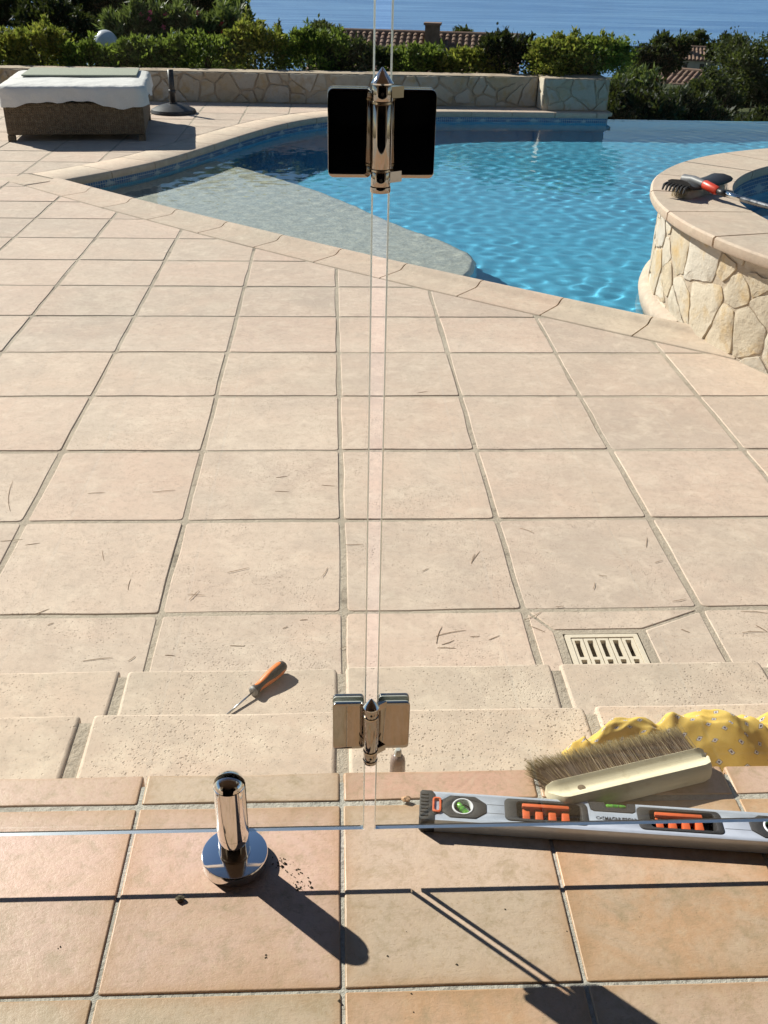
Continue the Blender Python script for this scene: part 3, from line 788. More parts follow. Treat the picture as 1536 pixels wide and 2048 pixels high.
# crazy paving: Voronoi cells in the plane of the face, each one a stone with its own edge and depth
def crazy(parent, u0, u1, v0, v1, n, seed, mapf, joint=0.010, thick=0.018, name='stone', aniso=1.0, mt='crazy'):
    r = random.Random(seed); pts = []
    tries = 0; minR = 0.9*math.sqrt((u1-u0)*(v1-v0)/n)
    while len(pts) < n and tries < 20000:
        tries += 1
        p = (r.uniform(u0-.05, u1+.05), r.uniform(v0-.05, v1+.05)); rr = minR*r.choice((0.30, 0.45, 0.7, 1.0, 1.35))*r.uniform(0.85, 1.1)
        if all(math.hypot((p[0]-q[0])*aniso, p[1]-q[1]) > 0.5*(rr+q[2]) for q in pts): pts.append((p[0], p[1], rr))
    for i, p in enumerate(pts):
        poly = [(u0, v0), (u1, v0), (u1, v1), (u0, v1)]
        for j, q in enumerate(pts):
            if j == i or abs(q[0]-p[0]) > 1.2: continue
            w = min(0.8, max(0.2, 0.5+0.24*(p[2]-q[2])/minR))
            mx, my = p[0]+(q[0]-p[0])*w, p[1]+(q[1]-p[1])*w
            nx_, ny_ = p[0]-q[0], p[1]-q[1]
            poly = clip_half(poly, (mx, my), (nx_, ny_))
            if len(poly) < 3: break
        if len(poly) < 3 or area(poly) < 0.0012: continue
        poly = inset(poly, joint*r.uniform(0.35, 0.75))
        if len(poly) < 3 or area(poly) < 0.0008: continue
        o = wobble(poly, r, 0.030, 0.0065, 0.012)
        cx = sum(t[0] for t in o)/len(o); cv = sum(t[1] for t in o)/len(o)
        th = thick*r.uniform(0.6, 1.15); k = len(o)
        tu, tv = r.uniform(-.018, .018), r.uniform(-.018, .018)
        rings = [(0.0, -0.01), (0.0, th*0.70), (0.03, th*0.96), (0.45, th*r.uniform(0.92, 1.06))]
        c3 = mapf(cx, cv, 0); vs = []
        for ins, d in rings:
            for (u, v) in o:
                uu = u+(cx-u)*ins; vv = v+(cv-v)*ins
                vs.append(mapf(uu, vv, d+(tu*(uu-cx)+tv*(vv-cv) if d > 0 else 0)+(r.uniform(-.0012, .0012) if ins > .3 else 0))-c3)
        fs = [tuple(3*k+t for t in range(k))]
        for a in range(3):
            for t in range(k): fs.append((a*k+t, a*k+(t+1) % k, (a+1)*k+(t+1) % k, (a+1)*k+t))
        m = MB(); m.add(vs, fs); me = m.mesh(name, mt)
        ob = obj(name, me, parent, c3); autosmooth(ob, 0.5)
def spa_map(u, v, d):
    a = u/S_R; return Vector(((S_R-0.006+d)*math.cos(a), (S_R-0.006+d)*math.sin(a), v+0.42))
crazy(spa, S_R*math.radians(95), S_R*math.radians(262), -0.60, 0.028, 128, 27, spa_map, 0.010, 0.0075, aniso=1.45)

# ------------------------------------------------------------------ stone garden wall and pier
wall = empty('garden_wall', (-2.7, 12.7, -0.42)); tag(wall, 'long low garden wall of crazy paving stones behind the pool', 'wall')
m = MB(); m.box(-6.0, 5.19, -0.15, 0.16, -0.10, 0.338); m.build('wall_core', 'wall_mortar', wall)
crazy(wall, -5.2, 5.19, 0.0, 0.336, 118, 8, lambda u, v, d: Vector((u, -0.15-d, v)), 0.018, 0.020, aniso=0.85, mt='crazy_shaded')
pier = empty('stone_pier', (2.9, 12.75, -0.42)); tag(pier, 'square planter pier of crazy paving at the end of the garden wall', 'pier')
m = MB(); m.box(-0.39, 0.39, -0.50, 0.45, 0.003, 0.355); m.build('pier_core', 'wall_mortar', pier)
crazy(pier, -0.385, 0.385, 0.004, 0.353, 13, 4, lambda u, v, d: Vector((u, -0.50-d, v)), 0.016, 0.016, mt='crazy_shaded')
crazy(pier, -0.49, -0.20, 0.004, 0.353, 5, 6, lambda u, v, d: Vector((-0.39-d, -u-0.70, v)), 0.010, 0.012)  # sunlit side face keeps the undimmed copy of the stone

# ------------------------------------------------------------------ glass balustrade panels
GY = 0.974; GT = 0.0080; GB = 0.062; GTOP = 1.20
def m_edge():
    g = NG('polished_glass_edge'); gl = g.n('ShaderNodeBsdfGlossy'); gl.inputs[0].default_value = (0.86, 0.90, 0.90, 1); gl.inputs['Roughness'].default_value = 0.28
    return g.done(gl.outputs[0])
M['glass_edge'] = m_edge()
bal = empty('glass_balustrade', (0.0475, GY, 0)); tag(bal, 'clear glass balustrade of two panels joined by steel hinges and held by a spigot', 'balustrade')
def glass_panel(x0, x1, label, rot):
    t = empty('glass_panel', ((x0 if rot < 0 else x1)-0.0475, 0, GB)); t.parent = bal; t['label'] = label
    t.rotation_euler = (0, 0, -0.006)
    ox = x0 if rot < 0 else x1
    a, b, h = x0-ox, x1-ox, GTOP-GB; c = 0.0012; y = GT/2
    m = MB(); m.add([(a, -y, c), (b, -y, c), (b, -y, h-c), (a, -y, h-c)], [(0, 1, 2, 3)], 0)
    m.add([(a, y, c), (b, y, c), (b, y, h-c), (a, y, h-c)], [(3, 2, 1, 0)], 0); m.build('pane', 'pane', t)
    m = MB()
    ring = [(-y, c), (-y+c, 0), (y-c, 0), (y, c)]
    vs = [(a, yy, zz) for yy, zz in ring]+[(b, yy, zz) for yy, zz in ring]; m.add(vs, [(k, k+4, k+5, k+1) for k in range(3)])
    vs = [(a, yy, h-zz) for yy, zz in ring]+[(b, yy, h-zz) for yy, zz in ring]; m.add(vs, [(k, k+1, k+5, k+4) for k in range(3)])
    cv = 0.0016                                                              # ground arrises down the upright edges
    for xe, sg in ((a, 1), (b, -1)):
        ring = [(xe+sg*cv, -y-0.0001), (xe, -y+cv), (xe, y-cv), (xe+sg*cv, y+0.0001)]
        vs = [(px, py, c) for px, py in ring]+[(px, py, h-c) for px, py in ring]; fs = [(k, k+1, k+5, k+4) for k in range(3)]
        m.add(vs, fs if sg < 0 else [f[::-1] for f in fs])
    m.build('polished_edge', 'glass_edge', t)
    return t
glass_panel(-1.50, 0.0405, 'clear glass panel left of the hinges, clamped in the steel spigot', 1)
glass_panel(0.0550, 1.30, 'clear glass panel right of the hinges, hanging above the spirit level', -1)

# ------------------------------------------------------------------ polished hinges
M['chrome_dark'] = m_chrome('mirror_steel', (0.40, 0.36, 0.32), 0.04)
M['chrome_bright'] = m_chrome('mirror_steel_bright', (0.80, 0.79, 0.77), 0.04)
M['screw_black'] = simple('black_recess', (0.012, 0.012, 0.012), 0.6)
XZ = Matrix(((1, 0, 0, 0), (0, 0, -1, 0), (0, 1, 0, 0), (0, 0, 0, 1)))       # polygon plane -> upright, extruded towards the viewer
def hinge(z, label):
    t = empty('glass_hinge', (0, 0, z)); t.parent = bal; t['label'] = label
    for s in (-1, 1):
        for side in (-1, 1):
            m = MB(); out = rrect(0.0415, 0.079, 0.0055, 5, s*0.0300, 0.0)
            y0 = GT/2+0.0016
            m.poly(out, y0, y0+0.0046, mat=XZ if side < 0 else Matrix.Diagonal((1, -1, 1, 1)) @ XZ)
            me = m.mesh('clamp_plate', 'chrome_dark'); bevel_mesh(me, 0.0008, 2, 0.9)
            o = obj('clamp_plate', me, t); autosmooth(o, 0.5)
            m = MB(); m.poly(rrect(0.0405, 0.078, 0.0052, 4, s*0.0300, 0.0), GT/2+0.0001, GT/2+0.0015, mat=XZ if side < 0 else Matrix.Diagonal((1, -1, 1, 1)) @ XZ)
            m.build('gasket', 'gasket', t)
        for zz in (0.024, -0.024):                                          # rear screw heads
            m = MB(); m.lathe([(0.0052, 0), (0.0052, 0.003), (0.004, 0.0042), (0.0, 0.0042)], 16, Matrix.Translation((s*0.031, GT/2+0.0062, zz)) @ Matrix.Rotation(-PI/2, 4, 'X'))
            m.build('screw_head', 'chrome_bright', t, True)
    by = -0.0235
    T = Matrix.Translation((-0.001, by, 0))
    m = MB(); m.lathe([(0.0088, -0.0285), (0.0092, -0.0278), (0.0092, 0.0278), (0.0088, 0.0285)], 32, T); o = m.build('barrel', 'chrome_dark', t); autosmooth(o, 0.6)
    for zz in (-0.0296, 0.0296):
        m = MB(); m.lathe([(0.0088, zz-0.0010), (0.0098, zz-0.0008), (0.0098, zz+0.0008), (0.0088, zz+0.0010)], 32, T); o = m.build('washer', 'bronze', t); autosmooth(o, 0.6)
    for zz, s in ((0.0375, 1), (-0.0375, -1)):
        m = MB(); m.lathe([(0.0088, zz-0.0068), (0.0092, zz-0.006), (0.0092, zz+0.006), (0.0088, zz+0.0068)], 32, T); k = m.build('knuckle', 'chrome_dark', t); autosmooth(k, 0.6)
        m = MB(); m.lathe([(0.0, 0), (0.0016, 0.0), (0.0016, 0.0006), (0.0, 0.0006)], 12, Matrix.Translation((-0.001, by-0.0091, zz)) @ Matrix.Rotation(PI/2, 4, 'X')); m.build('grub_screw', 'screw_black', t)
        m = MB(); m.poly([(-0.004, by+0.004), (0.006, by+0.004), (0.020, -GT/2-0.0060), (0.010, -GT/2-0.0060)], zz-0.005, zz+0.005); m.build('web', 'chrome_dark', t)
    m = MB(); m.poly([(-0.006, by+0.006), (0.004, by+0.006), (-0.004, -GT/2-0.0060), (-0.0105, -GT/2-0.0060)], -0.0270, 0.0270); m.build('web', 'chrome_dark', t)
    m = MB(); m.lathe([(0.0092, 0.0446), (0.0102, 0.0450), (0.0104, 0.0462), (0.0008, 0.0590), (0.0, 0.0594)], 36, T); o = m.build('cone_cap', 'chrome_bright', t); autosmooth(o, 0.5)
    m = MB(); m.lathe([(0.0, -0.0498), (0.0094, -0.0498), (0.0098, -0.0488), (0.0098, -0.0448), (0.0092, -0.0444)], 36, T); o = m.build('end_cap', 'chrome_dark', t); autosmooth(o, 0.5)
    return t
hinge(1.0035, 'upper polished steel hinge whose plates mirror the dark house')
hinge(0.2645, 'lower polished steel hinge reflecting the brown tiles, near the bottom of the glass')

# ------------------------------------------------------------------ spigot clamp
sp = empty('glass_spigot', (-0.147-0.0475, 0, 0.0)); sp.parent = bal; sp['label'] = 'polished steel spigot clamp with round base plate standing on the tiles'
m = MB(); m.lathe([(0.0, 0.0005), (0.0474, 0.0005), (0.0478, 0.0012), (0.0478, 0.0160), (0.0470, 0.0176), (0.0455, 0.0182), (0.0, 0.0182)], 72); o = m.build('base_plate', 'chrome_bright', sp); autosmooth(o, 0.4)
m = MB(); m.lathe([(0.0228, 0.0184), (0.0228, 0.0215), (0.0222, 0.022)], 56, cap=False); o = m.build('collar', 'chrome', sp); autosmooth(o, 0.4)
R_ = 0.0222
m = MB(); m.lathe([(R_, 0.0184), (R_, 0.0600), (0.0, 0.0600)], 56, cap=False); o = m.build('post', 'chrome', sp); autosmooth(o, 0.5)
def jaw(sgn):
    """half post with a rounded, slanted top"""
    g0 = 0.0043; na = 28; rows = 10; m = MB()
    a_in = math.asin(g0/R_)
    def top(x, d):                                                          # d: distance from the slot
        slope = 0.1700-max(0.0, d-0.0132)*0.2
        dome = 0.1480+0.0235*math.sqrt(max(0.0, 1-0.93*(x*x+d*d)/R_**2))
        return min(slope, dome) if d > 0.0132 else dome
    angs = [a_in+(PI-2*a_in)*k/na for k in range(na+1)]
    vs = []; fs = []
    zs = [0.0604, 0.09, 0.12, 0.14]
    outer_top = [top(R_*math.cos(a), R_*math.sin(a)) for a in angs]
    cols = []
    for a, zt in zip(angs, outer_top):
        cols.append([(R_*math.cos(a), sgn*R_*math.sin(a), z) for z in zs]+[(R_*math.cos(a), sgn*R_*math.sin(a), zt-0.0012), ((R_-0.0008)*math.cos(a), sgn*(R_-0.0008)*math.sin(a), zt-0.0002)])
    k = len(cols[0]); base = []
    for c in cols: vs += c
    for i in range(na):
        for j in range(k-1):
            q = (i*k+j, (i+1)*k+j, (i+1)*k+j+1, i*k+j+1); fs.append(q if sgn > 0 else q[::-1])
    # top surface rows from the rim to the slot edge
    prev = [i*k+k-1 for i in range(na+1)]
    for r in range(1, rows+1):
        t = r/rows; cur = []
        for i, a in enumerate(angs):
            x = (R_-0.0008)*math.cos(a); d = (R_-0.0008)*math.sin(a); d2 = d+(g0-d)*t
            vs.append((x, sgn*d2, top(x, d2))); cur.append(len(vs)-1)
        for i in range(na):
            q = (prev[i], prev[i+1], cur[i+1], cur[i]); fs.append(q if sgn > 0 else q[::-1])
        prev = cur
    # flat inner face on the slot
    low = []
    for i, a in enumerate(angs):
        x = (R_-0.0008)*math.cos(a); vs.append((x, sgn*g0, 0.0604)); low.append(len(vs)-1)
    for i in range(na):
        q = (prev[i], prev[i+1], low[i+1], low[i]); fs.append(q if sgn > 0 else q[::-1])
    m.add(vs, fs); o = m.build('jaw', 'chrome', sp); autosmooth(o, 0.42); return o
jaw(-1); jaw(1)
m = MB(); m.box(-0.0205, 0.0205, -0.0042, 0.0042, 0.0602, 0.0612); m.build('slot_pad', 'gasket', sp)

# small tube standing on the first step, seen through the right-hand pane
tb = empty('sealant_tube', (0.104, 1.185, -0.139)); tag(tb, 'small greyish tube standing on the step behind the lower hinge', 'tube')
M['tube_plastic'] = simple('grey_brown_plastic', (0.22, 0.165, 0.15), 0.25, 0, 60, 0.05)
m = MB(); m.lathe([(0.0, 0.0), (0.0125, 0.0), (0.013, 0.002), (0.013, 0.118), (0.012, 0.128), (0.008, 0.135), (0.0055, 0.137)], 28); o = m.build('body', 'tube_plastic', tb); autosmooth(o, 0.7)
m = MB(); m.lathe([(0.0058, 0.1365), (0.0058, 0.146), (0.004, 0.149), (0.0, 0.1495)], 20); o = m.build('cap', 'gasket', tb); autosmooth(o, 0.7)

# ------------------------------------------------------------------ spirit level
LA = -0.1152
lv = empty('spirit_level', (0.128, 1.049, 0.0008), LA); tag(lv, 'grey aluminium spirit level with orange grips and green vials on the tiles', 'spirit level')
M['alu'] = simple('painted_aluminium', (0.56, 0.60, 0.66), 0.30, 0.35, 90, 0.03, 0.05)
M['rubber'] = simple('black_rubber', (0.028, 0.027, 0.026), 0.65, 0, 150, 0.15, 0.2)
M['orange'] = simple('orange_plastic', (0.62, 0.12, 0.035), 0.42, 0, 120, 0.05, 0.1)
M['white_plastic'] = simple('white_plastic', (0.72, 0.72, 0.74), 0.35)
M['print'] = simple('dark_print', (0.03, 0.03, 0.035), 0.6)
def m_vial():
    g = NG('green_vial'); n = g.noise(g.objc(), 160, 2)
    c = g.mix(g.ramp(n, [(0.4, 0.0), (0.6, 1.0)]), (0.06, 0.30, 0.03), (0.22, 0.55, 0.07))
    return g.done(g.princ(c, 0.04, 0, None, 0.6, Transmission_Weight=0.25, Coat_Weight=1.0))
M['vial'] = m_vial()
HW, TH, LL = 0.0285, 0.0255, 0.60
def oct_(cx, hw, hh, c): return [(cx-hw, -hh+c), (cx-hw+c*1.3, -hh), (cx+hw-c*1.3, -hh), (cx+hw, -hh+c), (cx+hw, hh-c), (cx+hw-c*1.3, hh), (cx-hw+c*1.3, hh), (cx-hw, hh-c)]
slot1 = rrect(0.126, 0.044, 0.008, 4, 0.193, 0.0015); slot2 = rrect(0.126, 0.044, 0.008, 4, 0.394, 0.0015)
outer = [(0.010, -HW), (LL-0.010, -HW), (LL-0.010, HW), (0.331, HW), (0.329, HW-0.016), (0.324, HW-0.019), (0.266, HW-0.019), (0.261, HW-0.016), (0.259, HW), (0.010, HW)]
v1 = oct_(0.066, 0.036, 0.0215, 0.013); v2 = oct_(LL-0.066, 0.036, 0.0215, 0.013)
m = MB(); m.poly(outer, 0.0, TH, holes=[v1[::1], slot1, slot2, v2]); me = m.mesh('body', 'alu'); bevel_mesh(me, 0.0007, 2, 0.9); o = obj('body', me, lv); autosmooth(o, 0.5)
for yy in (-0.0085, 0.0085):
    m = MB(); m.box(0.103, 0.129, yy-.0003, yy+.0003, TH-0.0002, TH+0.0002); m.build('face_groove', 'print', o)
    m = MB(); m.box(0.459, 0.497, yy-.0003, yy+.0003, TH-0.0002, TH+0.0002); m.build('face_groove', 'print', o)
for s, xe in ((1, 0.0), (-1, LL)):
    ec = empty('tmp'); bpy.data.objects.remove(ec)
    x = lambda u: xe+s*u
    m = MB(); q = [(x(0.0), -HW+.003), (x(0.003), -HW-.001), (x(0.0235), -HW-.001), (x(0.0235), -HW+.010), (x(0.033), -HW+.016), (x(0.033), HW-.016), (x(0.0235), HW-.010), (x(0.0235), HW-.006), (x(0.019), HW+.001), (x(0.003), HW+.001), (x(0.0), HW-.003)]
    if area(q) < 0: q = q[::-1]
    hole = rrect(0.0125, 0.0265, 0.004, 3, x(0.0235), 0.0015)
    # keep the loop hole inside the cap
    hole = rrect(0.0085, 0.0245, 0.003, 3, x(0.0265), 0.0)
    m.poly(q, -0.0004, TH+0.0012, holes=[hole]); me = m.mesh('end_cap', 'rubber'); bevel_mesh(me, 0.0009, 2, 0.9); e = obj('end_cap', me, lv); autosmooth(e, 0.5)
    for k in range(7):
        m = MB(); yy = -0.021+k*0.007; xs_ = sorted((x(0.0015), x(0.0125))); m.box(xs_[0], xs_[1], yy-.0016, yy+.0016, TH+.0011, TH+.0024); m.build('grip_rib', 'rubber', e)
    m = MB(); m.poly(rrect(0.0135, 0.030, 0.0045, 4, x(0.0265), 0.0), TH-0.002, TH+0.0032, holes=[rrect(0.0075, 0.0225, 0.003, 4, x(0.0265), 0.0)]); me = m.mesh('hanging_loop', 'orange'); bevel_mesh(me, 0.0008, 2, 0.9); e2 = obj('hanging_loop', me, e); autosmooth(e2, 0.5)
for cx in (0.066, LL-0.066):
    ring = [(cx+0.0165*math.cos(2*PI*k/40), 0.0165*math.sin(2*PI*k/40)) for k in range(40)]
    ins_ = [(cx+(px-cx)*0.995, py*0.995) for px, py in (v1 if cx < 0.3 else v2)]
    m = MB(); m.poly(ins_, 0.004, TH+0.0014, holes=[ring]); me = m.mesh('vial_housing', 'rubber'); bevel_mesh(me, 0.0007, 2, 0.9); h_ = obj('vial_housing', me, lv); autosmooth(h_, 0.5)
    m = MB(); m.lathe([(0.0166, TH-0.008), (0.0166, TH+0.0010), (0.0158, TH+0.0024), (0.0142, TH+0.0024), (0.0132, TH+0.0005), (0.0132, TH-0.008)], 44, Matrix.Translation((cx, 0, 0)), cap=False); e = m.build('vial_ring', 'white_plastic', h_); autosmooth(e, 0.6)
    m = MB(); m.lathe([(0.0, TH-0.0105), (0.0134, TH-0.0105)], 40, Matrix.Translation((cx, 0, 0)), cap=False); m.build('vial_back', 'alu', h_)
    m = MB(); a = math.radians(-50 if cx < 0.3 else -90); d = Vector((math.cos(a), math.sin(a), 0))
    c = Vector((cx, 0, TH-0.0045)); m.tube([c-d*0.0128, c-d*0.011, c+d*0.011, c+d*0.0128], [0.004, 0.0052, 0.0052, 0.004], 18); e = m.build('vial', 'vial', h_); autosmooth(e, 0.8)
    for k in (-1, 1):
        m = MB(); q = c+d*0.0032*k; m.tube([q-d*0.0003, q+d*0.0003], 0.00545, 18); m.build('vial_mark', 'print', e)
for cx in (0.193, 0.394):
    m = MB(); m.poly(rrect(0.1255, 0.0435, 0.0078, 5, cx, 0.0015), 0.002, TH+0.0012, holes=[rrect(0.098, 0.0335, 0.006, 5, cx+0.004, 0.0015)]); me = m.mesh('handle_frame', 'rubber'); bevel_mesh(me, 0.0008, 2, 0.9); h_ = obj('handle_frame', me, lv); autosmooth(h_, 0.5)
    # orange comb-shaped grip lining the far side of the opening
    m = MB()
    def rb(x0, x1, y0, y1, z0, z1):
        mm = MB(); mm.box(x0, x1, y0, y1, z0, z1); me_ = mm.mesh('t', 'orange'); bevel_mesh(me_, 0.0014, 2, 0.9)
        b_ = len(m.v); m.v += [tuple(v.co) for v in me_.vertices]
        for p in me_.polygons: m.f.append(tuple(b_+k for k in p.vertices)); m.mi.append(0)
        bpy.data.meshes.remove(me_)
    rb(cx-0.036, cx+0.036, 0.0105, 0.0178, 0.004, TH-0.001)
    for k in range(4): xk = cx-0.030+k*0.020; rb(xk-0.0058, xk+0.0058, -0.0085, 0.012, 0.004, TH-0.0065)
    rb(cx-0.034, cx+0.034, -0.0138, -0.0105, 0.006, TH-0.009)
    e = m.build('grip', 'orange', h_); autosmooth(e, 0.6)
    m = MB(); m.box(cx-0.040, cx+0.050, -0.0145, 0.0170, 0.0022, 0.0036); m.build('grip_back', 'rubber', h_)
m = MB(); m.poly([(0.2665, HW-.0185), (0.3235, HW-.0185), (0.3285, HW-.0150), (0.3300, HW-.001), (0.3180, HW-.001), (0.3165, HW-.0105), (0.2845, HW-.0105), (0.2830, HW-.001), (0.2600, HW-.001), (0.2615, HW-.0150)], 0.002, TH+0.0008); h_ = m.build('top_vial_housing', 'rubber', lv)
m = MB(); m.tube([(0.2850, HW-.0052, TH-.0045), (0.288, HW-.0052, TH-.0045), (0.313, HW-.0052, TH-.0045), (0.3160, HW-.0052, TH-.0045)], [0.0035, 0.0047, 0.0047, 0.0035], 18); e = m.build('vial', 'vial', h_); autosmooth(e, 0.8)
for xk in (0.2965, 0.3045):
    m = MB(); m.tube([(xk-.0003, HW-.0052, TH-.0045), (xk+.0003, HW-.0052, TH-.0045)], 0.0049, 18); m.build('vial_mark', 'print', e)
def text_mesh(name, body, size, mt):
    cu = bpy.data.curves.new(name, 'FONT'); cu.body = body; cu.size = size; cu.extrude = 0.00012; cu.offset = 0.00012; cu.align_x = 'LEFT'; cu.shear = 0.0
    cu.space_character = 1.0
    to = bpy.data.objects.new(name, cu); COL.objects.link(to)
    dg = bpy.context.evaluated_depsgraph_get(); me = bpy.data.meshes.new_from_object(to.evaluated_get(dg))
    bpy.data.objects.remove(to, do_unlink=True); me.materials.clear(); me.materials.append(M[mt]); return me
me = text_mesh('lettering', 'MAGNUSSON', 0.0082, 'print')
wd = max(v.co.x for v in me.vertices)
o = obj('lettering', me, lv, (0.2800, -0.0078, TH+0.0006)); o.scale = (0.0460/wd, 1.25, 1)
m = MB()                                                                    # fish-shaped emblem round the name
fish = [(0.2705+0.0030*math.cos(2*PI*k/18), -0.0036+0.0024*math.sin(2*PI*k/18), TH+.0006) for k in range(19)]
m.tube(fish, 0.00032, 5); m.tube([(0.2735, -.0036, TH+.0006), (0.2765, -.0018, TH+.0006), (0.2790, -.0001, TH+.0006), (0.2782, -.0036, TH+.0006), (0.2790, -.0076, TH+.0006), (0.2765, -.0054, TH+.0006), (0.2735, -.0036, TH+.0006)], 0.00032, 5)
m.tube([(0.3265, -.0011, TH+.0006), (0.3295, -.0036, TH+.0006), (0.3265, -.0061, TH+.0006)], 0.00032, 5)
m.build('emblem', 'print', lv)

# ------------------------------------------------------------------ hand brush
def m_wood():
    g = NG('pale_varnished_wood'); v = g.objc((3, 40, 40)); n = g.noise(v, 3, 5, 0.6, 0.6)
    c = g.mix(g.ramp(n, [(0.3, 0.0), (0.7, 1.0)]), (0.64, 0.57, 0.40), (0.73, 0.665, 0.49))
    sp_ = g.ramp(g.noise(g.objc(), 45, 4), [(0.30, 0.45), (0.42, 0.0)]); c = g.mix(sp_, c, (0.46, 0.39, 0.25))
    return g.done(g.princ(c, 0.78, 0, g.bump(n, 0.35, 0.001), 0.18))
M['wood'] = m_wood()
def m_bristle():
    g = NG('natural_bristle'); at = g.n('ShaderNodeAttribute'); at.attribute_name = 'along'
    r = g.island()
    c = g.ramp(r, [(0.0, (0.050, 0.030, 0.018)), (0.5, (0.115, 0.075, 0.048)), (0.85, (0.21, 0.15, 0.09)), (1.0, (0.36, 0.28, 0.16))])
    c = g.mix(g.ramp(at.outputs['Fac'], [(0.62, 0.0), (1.0, 0.75)]), c, (0.42, 0.34, 0.16))
    return g.done(g.princ(c, 0.5, 0, None, 0.35))
M['bristle'] = m_bristle()
BA = math.atan2(0.063, 0.274)+0.030
br = empty('hand_brush', (0.337, 1.051, 0.0006), BA); tag(br, 'wooden hand brush with long dark bristles lying beside the spirit level', 'brush')
# block: x along, y across (bristles leave at +y), lying on its side
prof = [(-0.012, 0.0), (-0.016, 0.006), (-0.017, 0.018), (-0.014, 0.030), (-0.008, 0.0355), (-0.001, 0.0340), (0.006, 0.0275), (0.015, 0.0262), (0.023, 0.0310), (0.029, 0.0350), (0.031, 0.0330), (0.031, 0.003), (0.029, 0.0)]
BLN = 0.285; nst = 26; m = MB(); vs = []; k = len(prof)
for i in range(nst+1):
    t = i/nst; x = BLN*t
    e = min(t, 1-t)*BLN; kx = 1.0 if e > 0.022 else math.sqrt(max(0.0, 1-((0.022-e)/0.022)**2))*0.55+0.45
    for (yy, zz) in prof:
        vs.append((x, 0.031+(yy-0.031)*kx, 0.0165+(zz-0.0165)*(0.55+0.45*min(1, e/0.010))))
fs = [(i*k+(j+1) % k, i*k+j, (i+1)*k+j, (i+1)*k+(j+1) % k) for i in range(nst) for j in range(k)]+[tuple(range(k)), tuple(nst*k+j for j in range(k))[::-1]]
m.add(vs, fs); o = m.build('block', 'wood', br); autosmooth(o, 0.9)
m = MB(); m.lathe([(0.0062, 0.0), (0.0066, 0.0006), (0.0062, 0.0012)], 24, Matrix.Translation((0.052, 0.0105, 0.0262)), cap=True); e = m.build('hanging_hole', 'soil', o)
rb_ = random.Random(9); m = MB(); al = []
for q in range(5200):
    u = rb_.random(); x = 0.012+u*(BLN-0.022); zz = rb_.uniform(0.006, 0.029)
    L = rb_.gauss(0.050, 0.0022); sx = (u-0.55)*-0.0; 
    lean = -0.006-0.020*max(0, 0.22-u)/0.22 + rb_.gauss(0, 0.0022)
    up_ = (zz-0.0175)*0.55+0.006+rb_.gauss(0, 0.0018)
    w = 0.00038; p0 = Vector((x, 0.0300, zz)); p1 = p0+Vector((lean*0.4, L*0.55, up_*0.4)); p2 = p0+Vector((lean, L, up_))
    if p2.z < 0.002: p2.z = rb_.uniform(0.002, 0.006)
    a = rb_.uniform(0, PI); s_ = Vector((math.cos(a), 0, math.sin(a)))*w
    b_ = len(m.v); m.add([p0-s_, p0+s_, p1+s_, p1-s_, p2+s_*0.5, p2-s_*0.5], [(0, 1, 2, 3), (3, 2, 4, 5)]); al += [0, 0, .55, .55, 1, 1]
for q in range(60):                                                         # stray bristles at the worn end
    x = rb_.uniform(0.012, 0.05); zz = rb_.uniform(0.008, 0.028); p0 = Vector((x, 0.0300, zz)); p2 = p0+Vector((rb_.uniform(-.036, -.012), rb_.uniform(.020, .048), rb_.uniform(-.006, .010)))
    p1 = p0.lerp(p2, 0.5)+Vector((0, 0.006, 0)); w = 0.00035; s_ = Vector((w*.5, 0, w)); m.add([p0-s_, p0+s_, p1+s_, p1-s_, p2+s_*.5, p2-s_*.5], [(0, 1, 2, 3), (3, 2, 4, 5)]); al += [0, 0, .55, .55, 1, 1]
me = m.mesh('bristles', 'bristle'); atb = me.attributes.new('along', 'FLOAT', 'POINT'); atb.data.foreach_set('value', al); tag(obj('bristles', me, br), kind='stuff')

# ------------------------------------------------------------------ yellow printed cloth bunched on the step
def m_cloth():
    g = NG('yellow_printed_cotton'); uv = g.n('ShaderNodeUVMap'); mp = g.n('ShaderNodeMapping'); mp.inputs['Scale'].default_value = (1/0.030, 1/0.030, 1); mp.inputs['Rotation'].default_value = (0, 0, 0.5)
    g.l(uv.outputs[0], mp.inputs[0])
    fr_ = g.n('ShaderNodeVectorMath', operation='FRACTION'); g.l(mp.outputs[0], fr_.inputs[0])
    sb = g.n('ShaderNodeVectorMath', operation='SUBTRACT'); g.l(fr_.outputs[0], sb.inputs[0]); sb.inputs[1].default_value = (0.5, 0.5, 0)
    ab = g.n('ShaderNodeVectorMath', operation='ABSOLUTE'); g.l(sb.outputs[0], ab.inputs[0])
    sx = g.n('ShaderNodeSeparateXYZ'); g.l(ab.outputs[0], sx.inputs[0])
    d = g.math('MAXIMUM', sx.outputs[0], sx.outputs[1])
    n = g.noise(g.pos(), 35, 4)
    base = g.mix(g.ramp(n, [(0.3, 0.0), (0.7, 1.0)]), (0.66, 0.45, 0.10), (0.75, 0.535, 0.15))
    c = g.mix(g.math('LESS_THAN', d, 0.140), base, (0.10, 0.07, 0.10)); c = g.mix(g.math('LESS_THAN', d, 0.115), c, (0.72, 0.70, 0.68))
    c = g.mix(g.math('LESS_THAN', d, 0.058), c, (0.08, 0.06, 0.12))
    wv = g.noise(g.pos(), 420, 2)
    tl = g.n('ShaderNodeBsdfTranslucent'); g.l(c, tl.inputs[0]); p = g.princ(c, 0.85, 0, g.bump(wv, 0.15, 0.0006), 0.2)
    mx = g.n('ShaderNodeMixShader'); mx.inputs[0].default_value = 0.18; g.l(p, mx.inputs[1]); g.l(tl.outputs[0], mx.inputs[2])
    return g.done(mx.outputs[0])
M['cloth'] = m_cloth()
